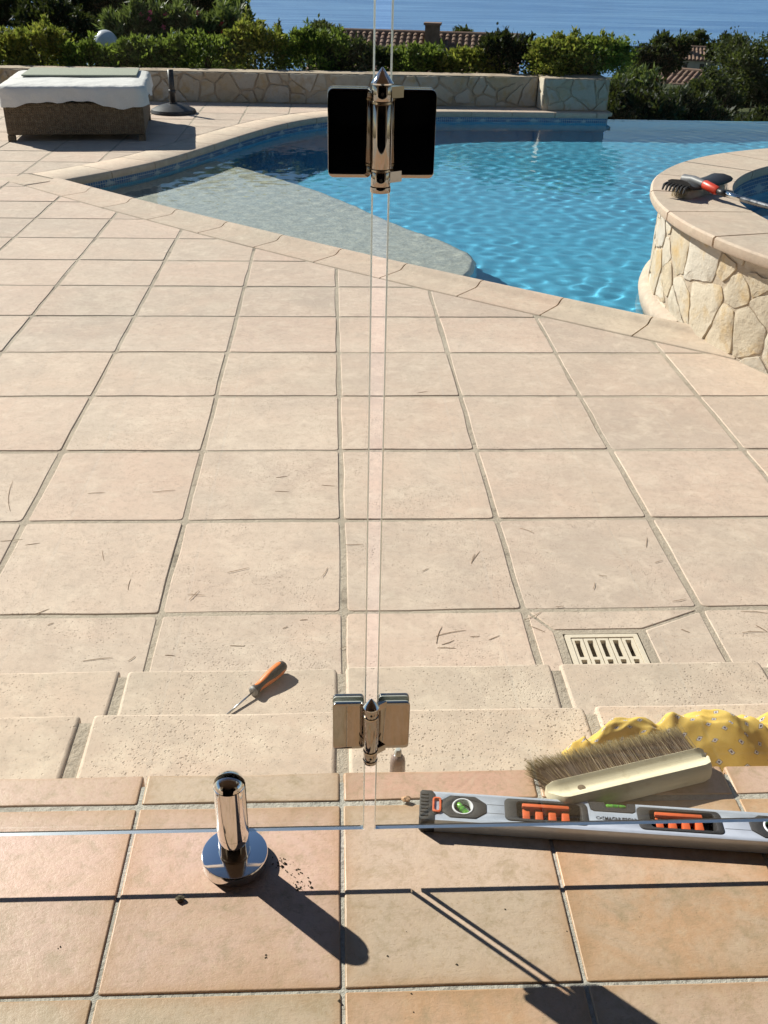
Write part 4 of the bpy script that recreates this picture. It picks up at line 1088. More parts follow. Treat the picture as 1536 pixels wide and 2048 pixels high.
def cloth():
    nu, nv = 150, 60; W_, H_ = 0.52, 0.20
    xs_ = np.linspace(0, 1, nu); vv_ = np.linspace(0, 1, nv); U, V = np.meshgrid(xs_, vv_)
    # heap profile: rises from the near side, rolls over a crest and falls to the tread behind
    crest = np.interp(U, [0, .03, .09, .2, .3, .38, .46, .56, .68, .76, .88, .96, 1.0], [.060, .088, .098, .112, .112, .104, .126, .124, .118, .124, .142, .146, .116])
    prof = np.interp(V, [0, .06, .16, .34, .50, .60, .70, .85, 1.0], [0.0, .20, .44, .74, .95, 1.0, .93, .55, 0.0])
    rc_ = np.random.default_rng(12); crump = np.zeros_like(U)
    for k in range(16):                                                     # sharp-ridged creases in many directions
        th = rc_.uniform(-0.6, 1.3); fq = rc_.uniform(9, 34); am = 0.055/fq*rc_.uniform(0.5, 1.0)
        ph = (U*0.52*math.cos(th)+V*0.22*math.sin(th))*fq*2.0+rc_.uniform(0, 6.28)+0.7*np.sin(V*5+k)
        crump += am*(0.6-np.abs(np.sin(ph)))
    ridge = 0.012*np.exp(-((U-0.60-0.16*(1-V))/0.014)**2)+0.010*np.exp(-((U-0.13+0.10*V)/0.013)**2)-0.016*np.exp(-((U-0.36+0.05*V)/0.025)**2)+0.014*np.exp(-((U-0.83-0.34*(0.5-V))/0.016)**2)-0.016*np.exp(-((U-0.77-0.34*(0.5-V))/0.024)**2)
    Z = crest*prof+(crump*1.7+ridge)*np.clip(prof*1.3-0.2, 0, 1)
    Z = np.maximum(Z, 0.0012+0.002*np.abs(np.sin(U*40)))
    X = 0.408+U*W_+0.010*np.sin(V*7+U*9)-0.014*np.cos(V*PI)*(U < 0.08)
    Yf = np.interp(U, [0, .08, .3, .6, 1], [1.215, 1.195, 1.19, 1.18, 1.165]); Yb = np.interp(U, [0, .1, .3, .6, .85, 1], [1.30, 1.325, 1.345, 1.35, 1.365, 1.36])
    Y = Yf+(Yb-Yf)*V+0.006*np.sin(U*27+V*3)
    Y += -0.014*np.sin(V*PI)*np.cos(U*9)+crump*0.8*np.sin(V*PI)
    P_ = np.stack([X, Y, Z], 2).reshape(-1, 3)
    c0 = np.array([0.66, 1.27, 0.0]); fs = [(j*nu+i, j*nu+i+1, (j+1)*nu+i+1, (j+1)*nu+i) for j in range(nv-1) for i in range(nu-1)]
    me = bpy.data.meshes.new('cloth'); me.from_pydata((P_-c0).tolist(), [], fs); uvl = me.uv_layers.new(name='UVMap')
    uu = (U*0.56).ravel(); ww = (V*0.30).ravel()
    for l in me.loops: uvl.data[l.index].uv = (uu[l.vertex_index], ww[l.vertex_index])
    me.materials.append(M['cloth']); me.polygons.foreach_set('use_smooth', [True]*len(me.polygons)); me.update()
    o = obj('cloth', me, None, (0.66, 1.27, -0.1385)); tag(o, 'crumpled yellow cotton cloth with small diamond print lying on the step', 'cloth'); return o
cloth()

# ------------------------------------------------------------------ screwdriver
d2 = Vector((-0.117+0.232, 1.743-1.599))
sd = empty('screwdriver', (-0.236, 1.594, -0.2795), math.atan2(d2.y, d2.x)); tag(sd, 'screwdriver with an orange and black handle lying on the step', 'screwdriver')
M['driver_orange'] = simple('orange_grip', (0.66, 0.17, 0.025), 0.4, 0, 80, 0.05)
M['driver_black'] = simple('black_grip', (0.035, 0.03, 0.027), 0.5, 0, 200, 0.2)
M['steel'] = m_chrome('dull_steel', (0.55, 0.55, 0.56), 0.16)
M['grey_collar'] = simple('grey_collar', (0.22, 0.22, 0.22), 0.5)
AX = Matrix.Rotation(PI/2, 4, 'Y')
tilt = Matrix.Translation((0, 0, 0.0024)) @ Matrix.Rotation(-0.088, 4, 'Y')
hp = [(0.0, 0.086), (0.0098, 0.0862), (0.0118, 0.088), (0.0122, 0.094), (0.0108, 0.100), (0.0098, 0.106), (0.0102, 0.114), (0.0118, 0.124), (0.0134, 0.136), (0.0146, 0.150), (0.0152, 0.164), (0.0150, 0.176), (0.0136, 0.186), (0.0100, 0.1925), (0.0, 0.195)]
m = MB(); m.tube([(0.0, 0, 0), (0.094, 0, 0)], 0.0021, 12); m.v = [tuple(tilt @ Vector(v)) for v in m.v]; m.build('shaft', 'steel', sd, True)
m = MB(); m.lathe(hp[2:], 36, tilt @ AX, cap=False); o = m.build('handle', 'driver_black', sd); autosmooth(o, 0.9)
m = MB(); m.lathe([(0.0, 0.0848), (0.0090, 0.0848), (0.0104, 0.0858), (0.0121, 0.0885), (0.0123, 0.0915)], 32, tilt @ AX, cap=False); e = m.build('collar', 'grey_collar', sd); autosmooth(e, 0.8)
for q in range(3):                                                          # orange inlays between the black grips
    ac = 2*PI*q/3+PI*0.92; m = MB(); nz, na = 22, 10; vs = []
    for i in range(nz+1):
        t = i/nz; z = 0.0985+t*(0.184-0.0985)
        r_ = float(np.interp(z, [p[1] for p in hp], [p[0] for p in hp]))+0.0007*math.sin(PI*min(1, max(0, t)))**0.4
        hw = 0.62*(0.30+0.70*math.sin(PI*t)**0.6)+0.14*math.sin(t*7.5)
        for j in range(na+1):
            a = ac+hw*(2*j/na-1); rr = r_*(1 if 0 < j < na else 0.97); vs.append((tilt @ AX) @ Vector((rr*math.cos(a), rr*math.sin(a), z)))
    m.add(vs, [(i*(na+1)+j, i*(na+1)+j+1, (i+1)*(na+1)+j+1, (i+1)*(na+1)+j) for i in range(nz) for j in range(na)])
    e = m.build('grip_inlay', 'driver_orange', sd); autosmooth(e, 0.9)

# ------------------------------------------------------------------ litter on the ground
M['needle'] = simple('dry_pine_needle', (0.21, 0.125, 0.065), 0.7, 0, 60, 0.1, 0.3)
NEED = [(-1.037, 2.735, -1.086, 2.939), (-0.816, 2.848, -0.76, 2.855), (-0.604, 2.856, -0.531, 2.869), (-1.015, 2.551, -0.95, 2.559), (-0.934, 2.527, -0.892, 2.538), (-0.696, 2.489, -0.679, 2.434), (-0.582, 2.281, -0.584, 2.339), (-0.413, 2.258, -0.363, 2.252), (-0.405, 2.229, -0.383, 2.277), (-0.311, 2.366, -0.25, 2.391), (-0.64, 1.966, -0.567, 1.978), (-0.511, 1.983, -0.526, 1.963), (-0.766, 2.12, -0.752, 2.131), (-0.273, 2.021, -0.234, 2.018), (-0.435, 1.985, -0.409, 1.981), (-0.198, 2.955, -0.159, 2.966), (-0.197, 2.858, -0.15, 2.854), (-0.041, 2.899, 0.005, 2.891), (-0.034, 2.342, -0.02, 2.39), (0.034, 2.514, 0.09, 2.516), (0.414, 2.415, 0.444, 2.47), (0.409, 2.401, 0.427, 2.456), (0.26, 2.363, 0.28, 2.379), (0.27, 2.05, 0.353, 2.074), (0.268, 2.017, 0.291, 2.094), (0.281, 2.013, 0.316, 2.031), (0.269, 2.0, 0.318, 1.997), (0.36, 2.046, 0.387, 2.047), (0.409, 2.031, 0.441, 2.05), (-0.094, 2.129, -0.073, 2.131), (0.014, 2.002, 0.031, 2.012), (0.59, 2.605, 0.63, 2.573), (0.963, 2.485, 0.983, 2.544), (0.965, 2.397, 0.991, 2.408), (0.777, 2.333, 0.802, 2.327), (0.745, 2.263, 0.756, 2.296), (0.956, 2.197, 0.999, 2.208), (0.619, 2.177, 0.642, 2.179), (0.518, 2.116, 0.573, 2.154), (0.527, 2.091, 0.565, 2.061), (0.939, 2.066, 0.96, 2.05), (1.102, 2.047, 1.171, 2.048), (1.152, 2.08, 1.173, 2.048), (1.135, 2.145, 1.207, 2.134), (0.35, 3.697, 0.393, 3.713), (-0.812, 2.171, -0.78, 2.196), (-0.139, 2.092, -0.126, 2.102)]
rn = random.Random(2)
for (xa, ya, xb, yb) in NEED:
    a = Vector((xa, ya, 0)); b = Vector((xb, yb, 0)); c = (a+b)/2; pn = Vector((-(b-a).y, (b-a).x, 0)).normalized(); bow = rn.uniform(-.05, .05)*(b-a).length
    pts_ = [a.lerp(b, t)+pn*bow*4*t*(1-t)-c+Vector((0, 0, 0.0012+0.0035*t*(1-t)*rn.random())) for t in (0, .25, .5, .75, 1)]
    m = MB(); m.tube(pts_, [0.0006, 0.00075, 0.00075, 0.0007, 0.0004], 5)
    o = m.build('pine_needle', 'needle', None, True, (c.x, c.y, GZ+0.0002)); tag(o, 'dry brown pine needle lying on the beige terrace slabs', 'pine needle', 'pine needles scattered over the terrace slabs')
def pebble(name, x, y, z, r, mt, label, cat, seed):
    q = random.Random(seed); bm = bmesh.new(); bmesh.ops.create_icosphere(bm, subdivisions=2, radius=r)
    for v in bm.verts: v.co = Vector((v.co.x*1.15, v.co.y*0.9, v.co.z*0.75))*q.uniform(0.78, 1.15)
    me = bpy.data.meshes.new(name); bm.to_mesh(me); bm.free(); me.materials.append(M[mt]); o = obj(name, me, None, (x, y, z+r*0.66)); tag(o, label, cat); return o
M['grit'] = simple('dark_grit', (0.09, 0.075, 0.05), 0.9, 0, 300, 0.5, 0.4)
M['chip'] = simple('terracotta_chip', (0.50, 0.30, 0.17), 0.8, 0, 250, 0.5, 0.3)
pebble('pebble', -0.218, 0.908, 0.0, 0.0055, 'grit', 'small dark pebble on the tiles left of the spigot', 'pebble', 3)
pebble('mortar_chip', 0.110, 1.081, 0.0, 0.0065, 'chip', 'crumb of orange mortar beside the left end of the spirit level', 'chip', 8)
rg = random.Random(17); m = MB()
for (x, y, n_, sdv) in ((-0.078, 0.968, 26, .008), (-0.060, 0.948, 14, .007), (-0.052, 0.924, 20, .005), (-0.040, 0.93, 8, .010), (-0.094, 0.817, 5, .003), (-0.367, 0.84, 2, .001), (0.30, 0.83, 4, 0.10), (0.1, 0.80, 6, 0.08)):
    for q in range(n_):
        cx, cy_ = rg.gauss(x, sdv), rg.gauss(y, sdv); r = abs(rg.gauss(0.0009, 0.0006))+0.0004
        m.add([(cx+r*rg.uniform(.6, 1.3), cy_, .0004), (cx, cy_+r*rg.uniform(.6, 1.3), .0004), (cx-r*rg.uniform(.6, 1.3), cy_, .0004), (cx, cy_-r, .0004), (cx, cy_, r*1.2+.0004)], [(0, 1, 4), (1, 2, 4), (2, 3, 4), (3, 0, 4)])
tag(m.build('soil_crumbs', 'grit'), 'scattered dark soil crumbs on the tiles by the spigot', 'crumbs', kind='stuff')

# ------------------------------------------------------------------ pool brush on the spa coping
M['red_plastic'] = simple('red_plastic', (0.60, 0.055, 0.025), 0.4)
M['black_plastic'] = simple('black_plastic', (0.022, 0.022, 0.025), 0.45, 0, 90, 0.1, 0.2)
M['grey_plastic'] = simple('grey_plastic', (0.15, 0.15, 0.16), 0.5)
M['pole_metal'] = m_chrome('anodised_pole', (0.30, 0.30, 0.31), 0.22)
M['pale_bristle'] = simple('pale_bristle', (0.62, 0.56, 0.44), 0.7)
pb = empty('pool_brush', (1.945, 5.235, 0.0815), math.atan2(0.24, 0.30)); tag(pb, 'black pool brush with red collar and long pole lying on the spa coping', 'pool brush')
m = MB(); nst = 24; pr = [(-0.072, 0.050), (-0.068, 0.036), (-0.02, 0.040), (0.045, 0.034), (0.062, 0.040), (0.064, 0.052), (0.045, 0.060), (-0.01, 0.066), (-0.055, 0.060)]; vs = []; k = len(pr)
for i in range(nst+1):
    t = 2*i/nst-1; x = 0.205*t
    for y, z in pr: vs.append((x, y-0.014*t*t, z+0.030*t*t*t*t*(1 if t < 0 else 0.5)))
m.add(vs, [(i*k+(j+1) % k, i*k+j, (i+1)*k+j, (i+1)*k+(j+1) % k) for i in range(nst) for j in range(k)]+[tuple(range(k)), tuple(nst*k+j for j in range(k))[::-1]])
o = m.build('head', 'black_plastic', pb); autosmooth(o, 0.7)
for q in range(7):
    m = MB(); y = -0.070+q*0.021; m.tube([(-0.195, y, 0.066), (-0.225, y, 0.060), (-0.236, y, 0.036)], [0.008, 0.008, 0.0055], 6); m.build('end_tuft', 'black_plastic', o)
m = MB(); q_ = random.Random(5)
for n_ in range(1500):
    x = q_.uniform(-0.19, 0.19); y = q_.uniform(-0.06, 0.05)-0.014*(x/0.2)**2; w = 0.0012
    e = Vector((x+q_.gauss(0, .004), y-0.010+q_.gauss(0, .004), 0.001)); p = Vector((x, y, 0.040)); s_ = Vector((w, 0, 0)); m.add([p-s_, p+s_, e+s_, e-s_], [(0, 1, 2, 3)])
tag(m.build('bristles', 'pale_bristle', pb), kind='stuff')
RZ = math.atan2(0.24, 0.30)
def lp(x, y, z): v = Matrix.Rotation(-RZ, 3, 'Z') @ Vector((x-1.945, y-5.235, z-0.0815)); return v
P0, P1, P2, P3, P4 = lp(1.915, 5.215, .150), lp(1.942, 5.130, .148), lp(1.985, 5.035, .132), lp(2.01, 4.985, .127), lp(2.66, 3.62, .098)
m = MB(); m.tube([lp(1.885, 5.275, .140), P0, P1], [0.030, 0.024, 0.018], 16); o = m.build('swivel', 'grey_plastic', pb); autosmooth(o, 0.8)
m = MB(); m.tube([P1, P1.lerp(P2, .08), P1.lerp(P2, .9), P2], [0.018, 0.0235, 0.0225, 0.018], 18); o = m.build('collar', 'red_plastic', pb); autosmooth(o, 0.6)
m = MB(); m.tube([P2, P3], 0.0155, 16); m.build('ferrule', 'black_plastic', pb, True)
m = MB(); m.tube([P2.lerp(P3, .6), P3.lerp(P4, .07)], 0.0140, 16); m.build('pole_tip', 'chrome_bright', pb, True)
m = MB(); m.tube([P3.lerp(P4, .06), P4], 0.0135, 16); m.build('pole', 'pole_metal', pb, True)

# ------------------------------------------------------------------ wicker daybed under a white cover
def m_wicker():
    g = NG('brown_wicker'); v = g.objc()
    w1 = g.n('ShaderNodeTexWave', wave_type='BANDS', bands_direction='Z'); w1.inputs['Scale'].default_value = 22; w1.inputs['Distortion'].default_value = 1.0; g.l(v, w1.inputs[0])
    w2 = g.n('ShaderNodeTexWave', wave_type='BANDS', bands_direction='X'); w2.inputs['Scale'].default_value = 16; w2.inputs['Distortion'].default_value = 0.6; g.l(v, w2.inputs[0])
    h = g.math('MULTIPLY', w1.outputs[1], w2.outputs[1]); n = g.noise(v, 30, 4)
    c = g.mix(g.math('MULTIPLY', h, 0.7), (0.10, 0.070, 0.042), (0.24, 0.175, 0.11)); c = g.mix(g.ramp(n, [(0.4, 0.0), (0.7, 0.5)]), c, (0.30, 0.23, 0.15))
    return g.done(g.princ(c, 0.6, 0, g.bump(h, 0.8, 0.012), 0.3))
M['wicker'] = m_wicker()
M['white_fabric'] = simple('white_cotton_cover', (0.66, 0.65, 0.63), 0.9, 0, 7, 0.8, 0.04, 0.1, 0.03)
M['green_mat'] = simple('sage_green_mat', (0.33, 0.35, 0.28), 0.85, 0, 60, 0.2, 0.1, 0.2)
DB_ROT = math.radians(7.0)
db = empty('daybed', (-2.99, 9.61, -0.42), DB_ROT); tag(db, 'brown wicker daybed draped with a white cover on the terrace', 'daybed')
DW, DD = 1.25, 1.36
m = MB(); m.box(0.0, DW, 0.0, DD, 0.055, 0.335); me = m.mesh('base', 'wicker'); bevel_mesh(me, 0.02, 3); obj('base', me, db)
for x, y in ((0.035, 0.035), (DW-.035, 0.035), (0.035, DD-.035), (DW-.035, DD-.035)):
    m = MB(); m.box(x-.032, x+.032, y-.032, y+.032, 0.0005, 0.056); m.build('foot', 'wicker', db)
def cover():
    n = 120; out = rrect(DW+0.06, DD+0.06, 0.09, 8, DW/2, DD/2)
    # resample the rounded rectangle evenly
    P_ = [Vector(p) for p in out]+[Vector(out[0])]; L = lengths(P_); P_ = [at_len(P_, L, L[-1]*k/n) for k in range(n)]
    c = Vector((DW/2, DD/2)); q = random.Random(6); m = MB(); vs = []
    rings = [(0.0, 0.480, 0), (0.4, 0.483, 0), (0.75, 0.482, 0), (0.95, 0.479, 0), (0.99, 0.470, 0.15), (1.004, 0.448, 0.4), (1.01, 0.40, 0.8), (1.015, 0.36, 1), (1.02, 0.325, 1)]
    for ri, (f, z, wgt) in enumerate(rings):
        for k, p in enumerate(P_):
            a = 2*PI*k/n
            wv = 0.010*math.sin(a*9+1.2)+0.008*math.sin(a*17)+0.006*math.sin(a*31+2)+0.004*math.sin(a*53)
            hem = (0.022*math.sin(a*5+0.6)+0.012*math.sin(a*11)+0.006*math.sin(a*29)) if ri == len(rings)-1 else 0
            d = (p-c)*f; nn = (p-c).normalized()
            vs.append((c.x+d.x+nn.x*wv*wgt, c.y+d.y+nn.y*wv*wgt, z+hem+(0.006*math.sin(d.x*9)*math.sin(d.y*8) if f < 0.95 else 0)-(0.012*math.sin(a*3)*wgt)))
    fs = []
    for r in range(len(rings)-1):
        for k in range(n):
            b = (k+1) % n; fs.append((r*n+k, r*n+b, (r+1)*n+b, (r+1)*n+k))
    m.add(vs, [f[::-1] for f in fs]); o = m.build('cover', 'white_fabric', db, True); return o
cover()
m = MB(); m.box(0.10, DW-0.07, 0.66, DD-0.03, 0.489, 0.505); me = m.mesh('mat', 'green_mat'); bevel_mesh(me, 0.004, 2)
o = obj('mat', me, None, (-2.99, 9.61, -0.42), DB_ROT); tag(o, 'thin sage green mat lying on top of the white daybed cover', 'mat')

# parasol foot
pf = empty('parasol_base', (-1.75, 11.62, -0.42)); tag(pf, 'black parasol base with a short empty pole by the garden wall', 'parasol base')
m = MB(); m.lathe([(0.0, 0.001), (0.245, 0.001), (0.252, 0.012), (0.240, 0.040), (0.18, 0.068), (0.10, 0.092), (0.05, 0.097), (0.045, 0.11), (0.0, 0.11)], 40); o = m.build('foot', 'black_plastic', pf); autosmooth(o, 0.6)
m = MB(); m.tube([(0, 0, 0.10), (0, 0, 0.44)], 0.032, 18); m.build('pole', 'black_plastic', pf, True)
m = MB(); m.lathe([(0.034, 0.20), (0.040, 0.205), (0.040, 0.235), (0.034, 0.24)], 20, cap=False); m.build('clamp', 'black_plastic', pf, True)

# ------------------------------------------------------------------ foliage
def leaf_cloud(centers, n, length, width, seed, sigma, outc=None, droop=0.2):
    """n folded leaf blades gathered round clump centres; returns vertex and face arrays"""
    r = np.random.default_rng(seed); C_ = np.asarray(centers, float); k = len(C_)
    idx = r.integers(0, k, n); sg = np.asarray(sigma, float)
    P_ = C_[idx, :3]+r.normal(0, 1, (n, 3))*(C_[idx, 3:4] if C_.shape[1] > 3 else 1)*sg
    d = r.normal(0, 1, (n, 3)); 
    if outc is not None: o_ = P_-np.asarray(outc); o_ /= np.maximum(1e-6, np.linalg.norm(o_, axis=1, keepdims=True)); d = d*0.75+o_*0.8
    d[:, 2] += 0.25-droop*r.random(n); d /= np.linalg.norm(d, axis=1, keepdims=True)
    h = r.normal(0, 1, (n, 3)); s_ = np.cross(d, h); s_ /= np.maximum(1e-6, np.linalg.norm(s_, axis=1, keepdims=True)); nn = np.cross(s_, d)
    l = length*(0.6+0.8*r.random((n, 1))); w = width*(0.6+0.8*r.random((n, 1)))
    v0 = P_; v1 = P_+d*l*0.5+s_*w*0.5+nn*w*0.12; v2 = P_+d*l; v3 = P_+d*l*0.5-s_*w*0.5+nn*w*0.12
    V = np.stack([v0, v1, v2, v3], 1).reshape(-1, 3); F = np.arange(4*n).reshape(-1, 4)
    return V, F
def leaf_mesh(name, V, F, mt):
    me = bpy.data.meshes.new(name); me.vertices.add(len(V)); me.vertices.foreach_set('co', V.astype(np.float32).ravel())
    me.loops.add(F.size); me.loops.foreach_set('vertex_index', F.astype(np.int32).ravel())
    me.polygons.add(len(F)); me.polygons.foreach_set('loop_start', np.arange(0, F.size, 4, dtype=np.int32)); me.polygons.foreach_set('loop_total', np.full(len(F), 4, np.int32))
    me.materials.append(M[mt]); me.update(calc_edges=True); me.validate(); return me
M['leaf_hedge'] = m_leaf('hedge_leaf', (0.020, 0.045, 0.008), (0.070, 0.130, 0.020), (0.19, 0.26, 0.04), tr=0.42)
M['leaf_yellow'] = m_leaf('golden_hedge_leaf', (0.040, 0.065, 0.010), (0.150, 0.170, 0.025), (0.34, 0.31, 0.05), tr=0.45)
M['leaf_dark'] = m_leaf('shade_darkened_leaf', (0.004, 0.008, 0.004), (0.008, 0.016, 0.007), (0.018, 0.031, 0.011), tr=0.12)  # leaf colour lowered to carry the shade over the slope planting
M['leaf_oleander'] = m_leaf('oleander_leaf', (0.018, 0.040, 0.014), (0.050, 0.090, 0.028), (0.14, 0.18, 0.08), gloss=0.3, tr=0.32)
M['leaf_pine'] = m_leaf('pine_foliage', (0.006, 0.013, 0.007), (0.012, 0.024, 0.010), (0.024, 0.042, 0.016), gloss=0.7)
M['leaf_olive'] = m_leaf('olive_green_leaf', (0.012, 0.020, 0.008), (0.030, 0.044, 0.018), (0.062, 0.080, 0.034))
M['bark'] = simple('bark', (0.085, 0.06, 0.042), 0.95, 0, 12, 0.7, 0.3, 0.1, 0.01)
M['petal_pink'] = simple('pink_petal', (0.60, 0.10, 0.20), 0.6)
M['petal_red'] = simple('red_petal', (0.50, 0.02, 0.03), 0.6)
def shrub(name, label, x0, x1, y, zt, zb, mt, n, seed, leaf=(0.055, 0.026), depth=0.34, group=None, shape='dome', flowers=None, stems=5):
    r = random.Random(seed); cx = (x0+x1)/2; hw = (x1-x0)/2; zg = hill_h(cx, y)-0.05 if zb is None else zb
    t = empty(name, (cx, y, zg)); tag(t, label, 'shrub' if name != 'hedge_bush' else 'bush', group)
    H = zt-zg; cs = []
    for q in range(34 if shape == 'dome' else 80):
        a = r.uniform(0, 2*PI); u = math.sqrt(r.random()); zz = r.random()
        env = (1.0-0.55*max(0, zz-0.45)/0.55) if shape == 'dome' else (1.0-0.25*max(0, zz-0.7)/0.3)
        x = hw*u*math.cos(a)*env; yy = depth*u*math.sin(a)*env
        top = H*(0.96-0.20*u*u if shape == 'dome' else 0.95)*r.uniform(0.80, 1.02)
        cs.append((x, yy, top*(0.12+0.86*zz), r.uniform(0.5, 1.0)))
    for q in range(16 if shape == 'dome' else 22):                                                     # upright shoots that break the outline
        x = hw*r.uniform(-.85, .85); hh = H*r.uniform(0.80, 1.0)*(1-0.25*(x/hw)**2)
        for w in range(3): cs.append((x+r.gauss(0, .01), depth*r.uniform(-.5, .3), hh-0.055*w, 0.28+0.1*w))
    V, F = leaf_cloud(cs, n, leaf[0], leaf[1], seed, (hw*0.20+0.02, depth*0.22, H*0.10), (0, 0, H*0.35))
    V[:, 2] = np.maximum(V[:, 2], 0.01)
    obj('foliage', leaf_mesh('foliage', V, F, mt), t)
    sv_, sf_ = [], []
    for q in range(9):                                                      # leafy twigs standing out of the outline
        x = hw*r.uniform(-.9, .9); yy = depth*r.uniform(-.7, .4); z0_ = H*r.uniform(.62, .88)*(1-0.3*(x/hw)**2); Ls = r.uniform(.07, .17)*min(1.8, H/0.45)
        dx, dy = r.uniform(-.35, .35)*Ls, r.uniform(-.35, .2)*Ls
        m = MB(); m.tube([(x, yy, z0_), (x+dx*.4, yy+dy*.4, z0_+Ls*.55), (x+dx, yy+dy, z0_+Ls)], [0.004, 0.003, 0.0015], 4); m.build('twig', 'bark', t, True)
        cc = [(x+dx*w_/9, yy+dy*w_/9, z0_+Ls*w_/9, 1.0) for w_ in range(2, 10)]
        V2, F2 = leaf_cloud(cc, 46, leaf[0]*r.uniform(.9, 1.35), leaf[1], seed*31+q, (0.010, 0.010, 0.012), (x, yy, z0_-0.3)); sf_.append(F2+sum(len(v_) for v_ in sv_)); sv_.append(V2)
    tag(obj('shoots', leaf_mesh('shoots', np.concatenate(sv_), np.concatenate(sf_), mt if r.random() < .6 else 'leaf_yellow' if mt == 'leaf_hedge' else mt), t), kind='stuff')
    for q in range(stems):
        m = MB(); a = r.uniform(0, 2*PI); e = Vector((hw*0.5*math.cos(a), depth*0.5*math.sin(a), H*0.75)); m.tube([(0.03*math.cos(a), 0.03*math.sin(a), 0), e*0.5+Vector((0, 0, H*0.1)), e], [0.012, 0.008, 0.004], 5); m.build('stem', 'bark', t, True)
    if flowers:
        for q in range(flowers[1]):
            m = MB(); c = Vector((hw*r.uniform(-.7, .7), -depth*0.6, H*r.uniform(0.72, 1.0)))
            for w in range(7):
                a = 2*PI*w/5+r.random(); p = c+Vector((0.028*math.cos(a), r.uniform(-.012, .012), 0.028*math.sin(a))); m.add([c, p+Vector((.012, 0, .008)), p*1.0+Vector((0, -.008, .012)), p+Vector((-.012, 0, -.006))], [(0, 1, 2, 3)])
            m.build('flower', flowers[0], t)
    return t
G1 = 'bushes of the hedge along the garden wall'
HB = [(-4.55, -3.75, 13.35, 0.20, 'leaf_yellow', 'golden hedge bush at the far left edge behind the daybed'),
      (-3.95, -3.20, 13.40, 0.26, 'leaf_yellow', 'tall golden leafy bush behind the left end of the daybed'),
      (-3.35, -2.55, 13.30, 0.10, 'leaf_hedge', 'low green bush below the white globe'),
      (-2.72, -2.00, 13.30, 0.14, 'leaf_hedge', 'low green bush behind the right end of the daybed'),
      (-2.15, -1.10, 13.35, 0.22, 'leaf_hedge', 'broad dense green bush behind the parasol base'),
      (-1.32, -0.60, 13.35, 0.36, 'leaf_yellow', 'tall yellowish green bush left of the upper hinge'),
      (-0.72, 0.25, 13.35, 0.28, 'leaf_hedge', 'green bush standing in front of the round treetop'),
      (-0.10, 0.80, 13.35, 0.22, 'leaf_olive', 'greyish bush right behind the upper hinge'),
      (0.72, 1.52, 13.30, 0.19, 'leaf_hedge', 'bush below the chimney of the tiled roof'),
      (1.36, 2.10, 13.30, 0.17, 'leaf_yellow', 'low yellowish bush in front of the tiled roof'),
      (1.86, 2.50, 13.25, 0.31, 'leaf_dark', 'dark pointed bush at the right end of the tiled roof'),
      (2.46, 3.10, 12.88, 0.33, 'leaf_yellow', 'clipped bush with golden left side on the stone pier'),
      (2.84, 3.60, 12.95, 0.33, 'leaf_hedge', 'clipped dark green bush on the right side of the stone pier')]
for k, (x0, x1, y, zt, mt, lb) in enumerate(HB):
    zt += (-0.035 if 7 <= k <= 9 else 0.03 if k < 11 else 0.0)
    sh = 'box' if k >= 11 else 'dome'
    shrub('hedge_bush', lb, x0-0.04, x1+0.04, y, zt, -0.30 if k < 11 else -0.10, mt, 6200 if k < 11 else 12000, 100+k, (0.060, 0.026) if k < 11 else (0.042, 0.024), 0.36, G1, sh)
G2 = 'oleanders behind the hedge'
shrub('oleander', 'oleander with pale shiny leaves right of the white globe', -3.15, -2.35, 15.3, 0.46, None, 'leaf_oleander', 3800, 201, (0.13, 0.026), 0.4, G2, flowers=('petal_pink', 3))
shrub('oleander', 'oleander with pink flowers in the middle of the row', -2.50, -1.72, 15.4, 0.44, None, 'leaf_oleander', 3800, 202, (0.13, 0.026), 0.4, G2, flowers=('petal_pink', 4))
shrub('oleander', 'oleander with red flowers next to the open sea view', -1.88, -1.16, 15.4, 0.42, None, 'leaf_oleander', 3800, 203, (0.13, 0.026), 0.4, G2, flowers=('petal_red', 4))
shrub('tall_shrub', 'tall dark shrub above the golden bushes at far left', -4.8, -3.55, 16.6, 0.46, None, 'leaf_dark', 5200, 204, (0.09, 0.035), 0.6)
shrub('tall_shrub', 'bright green shoot rising beside the dark pine by the sea', -1.62, -1.18, 16.0, 0.62, None, 'leaf_hedge', 2400, 205, (0.08, 0.035), 0.25)
G3 = 'shrubs on the slope below the pool edge'
for k, (x0, x1, y, zt, mt, lb) in enumerate([(3.5, 4.9, 14.4, -0.30, 'leaf_dark', 'dark shrub right beside the stone pier below the pool edge'), (4.6, 6.0, 15.2, -0.52, 'leaf_dark', 'dark shrub left of the red flowering oleander'), (5.8, 7.4, 15.6, -0.85, 'leaf_dark', 'dark low shrub behind the pool edge at right'), (7.1, 8.8, 15.4, -0.92, 'leaf_dark', 'dark low shrub behind the pool edge at far right')]):
    shrub('slope_shrub', lb, x0, x1, y, zt, None, mt, 7000, 220+k, (0.09, 0.035), 0.7, G3)
shrub('oleander', 'leggy oleander with red flowers on the slope right of the pier', 5.6, 6.8, 21.0, -0.75, None, 'leaf_oleander', 4200, 231, (0.16, 0.04), 0.6, G2, flowers=('petal_red', 6))

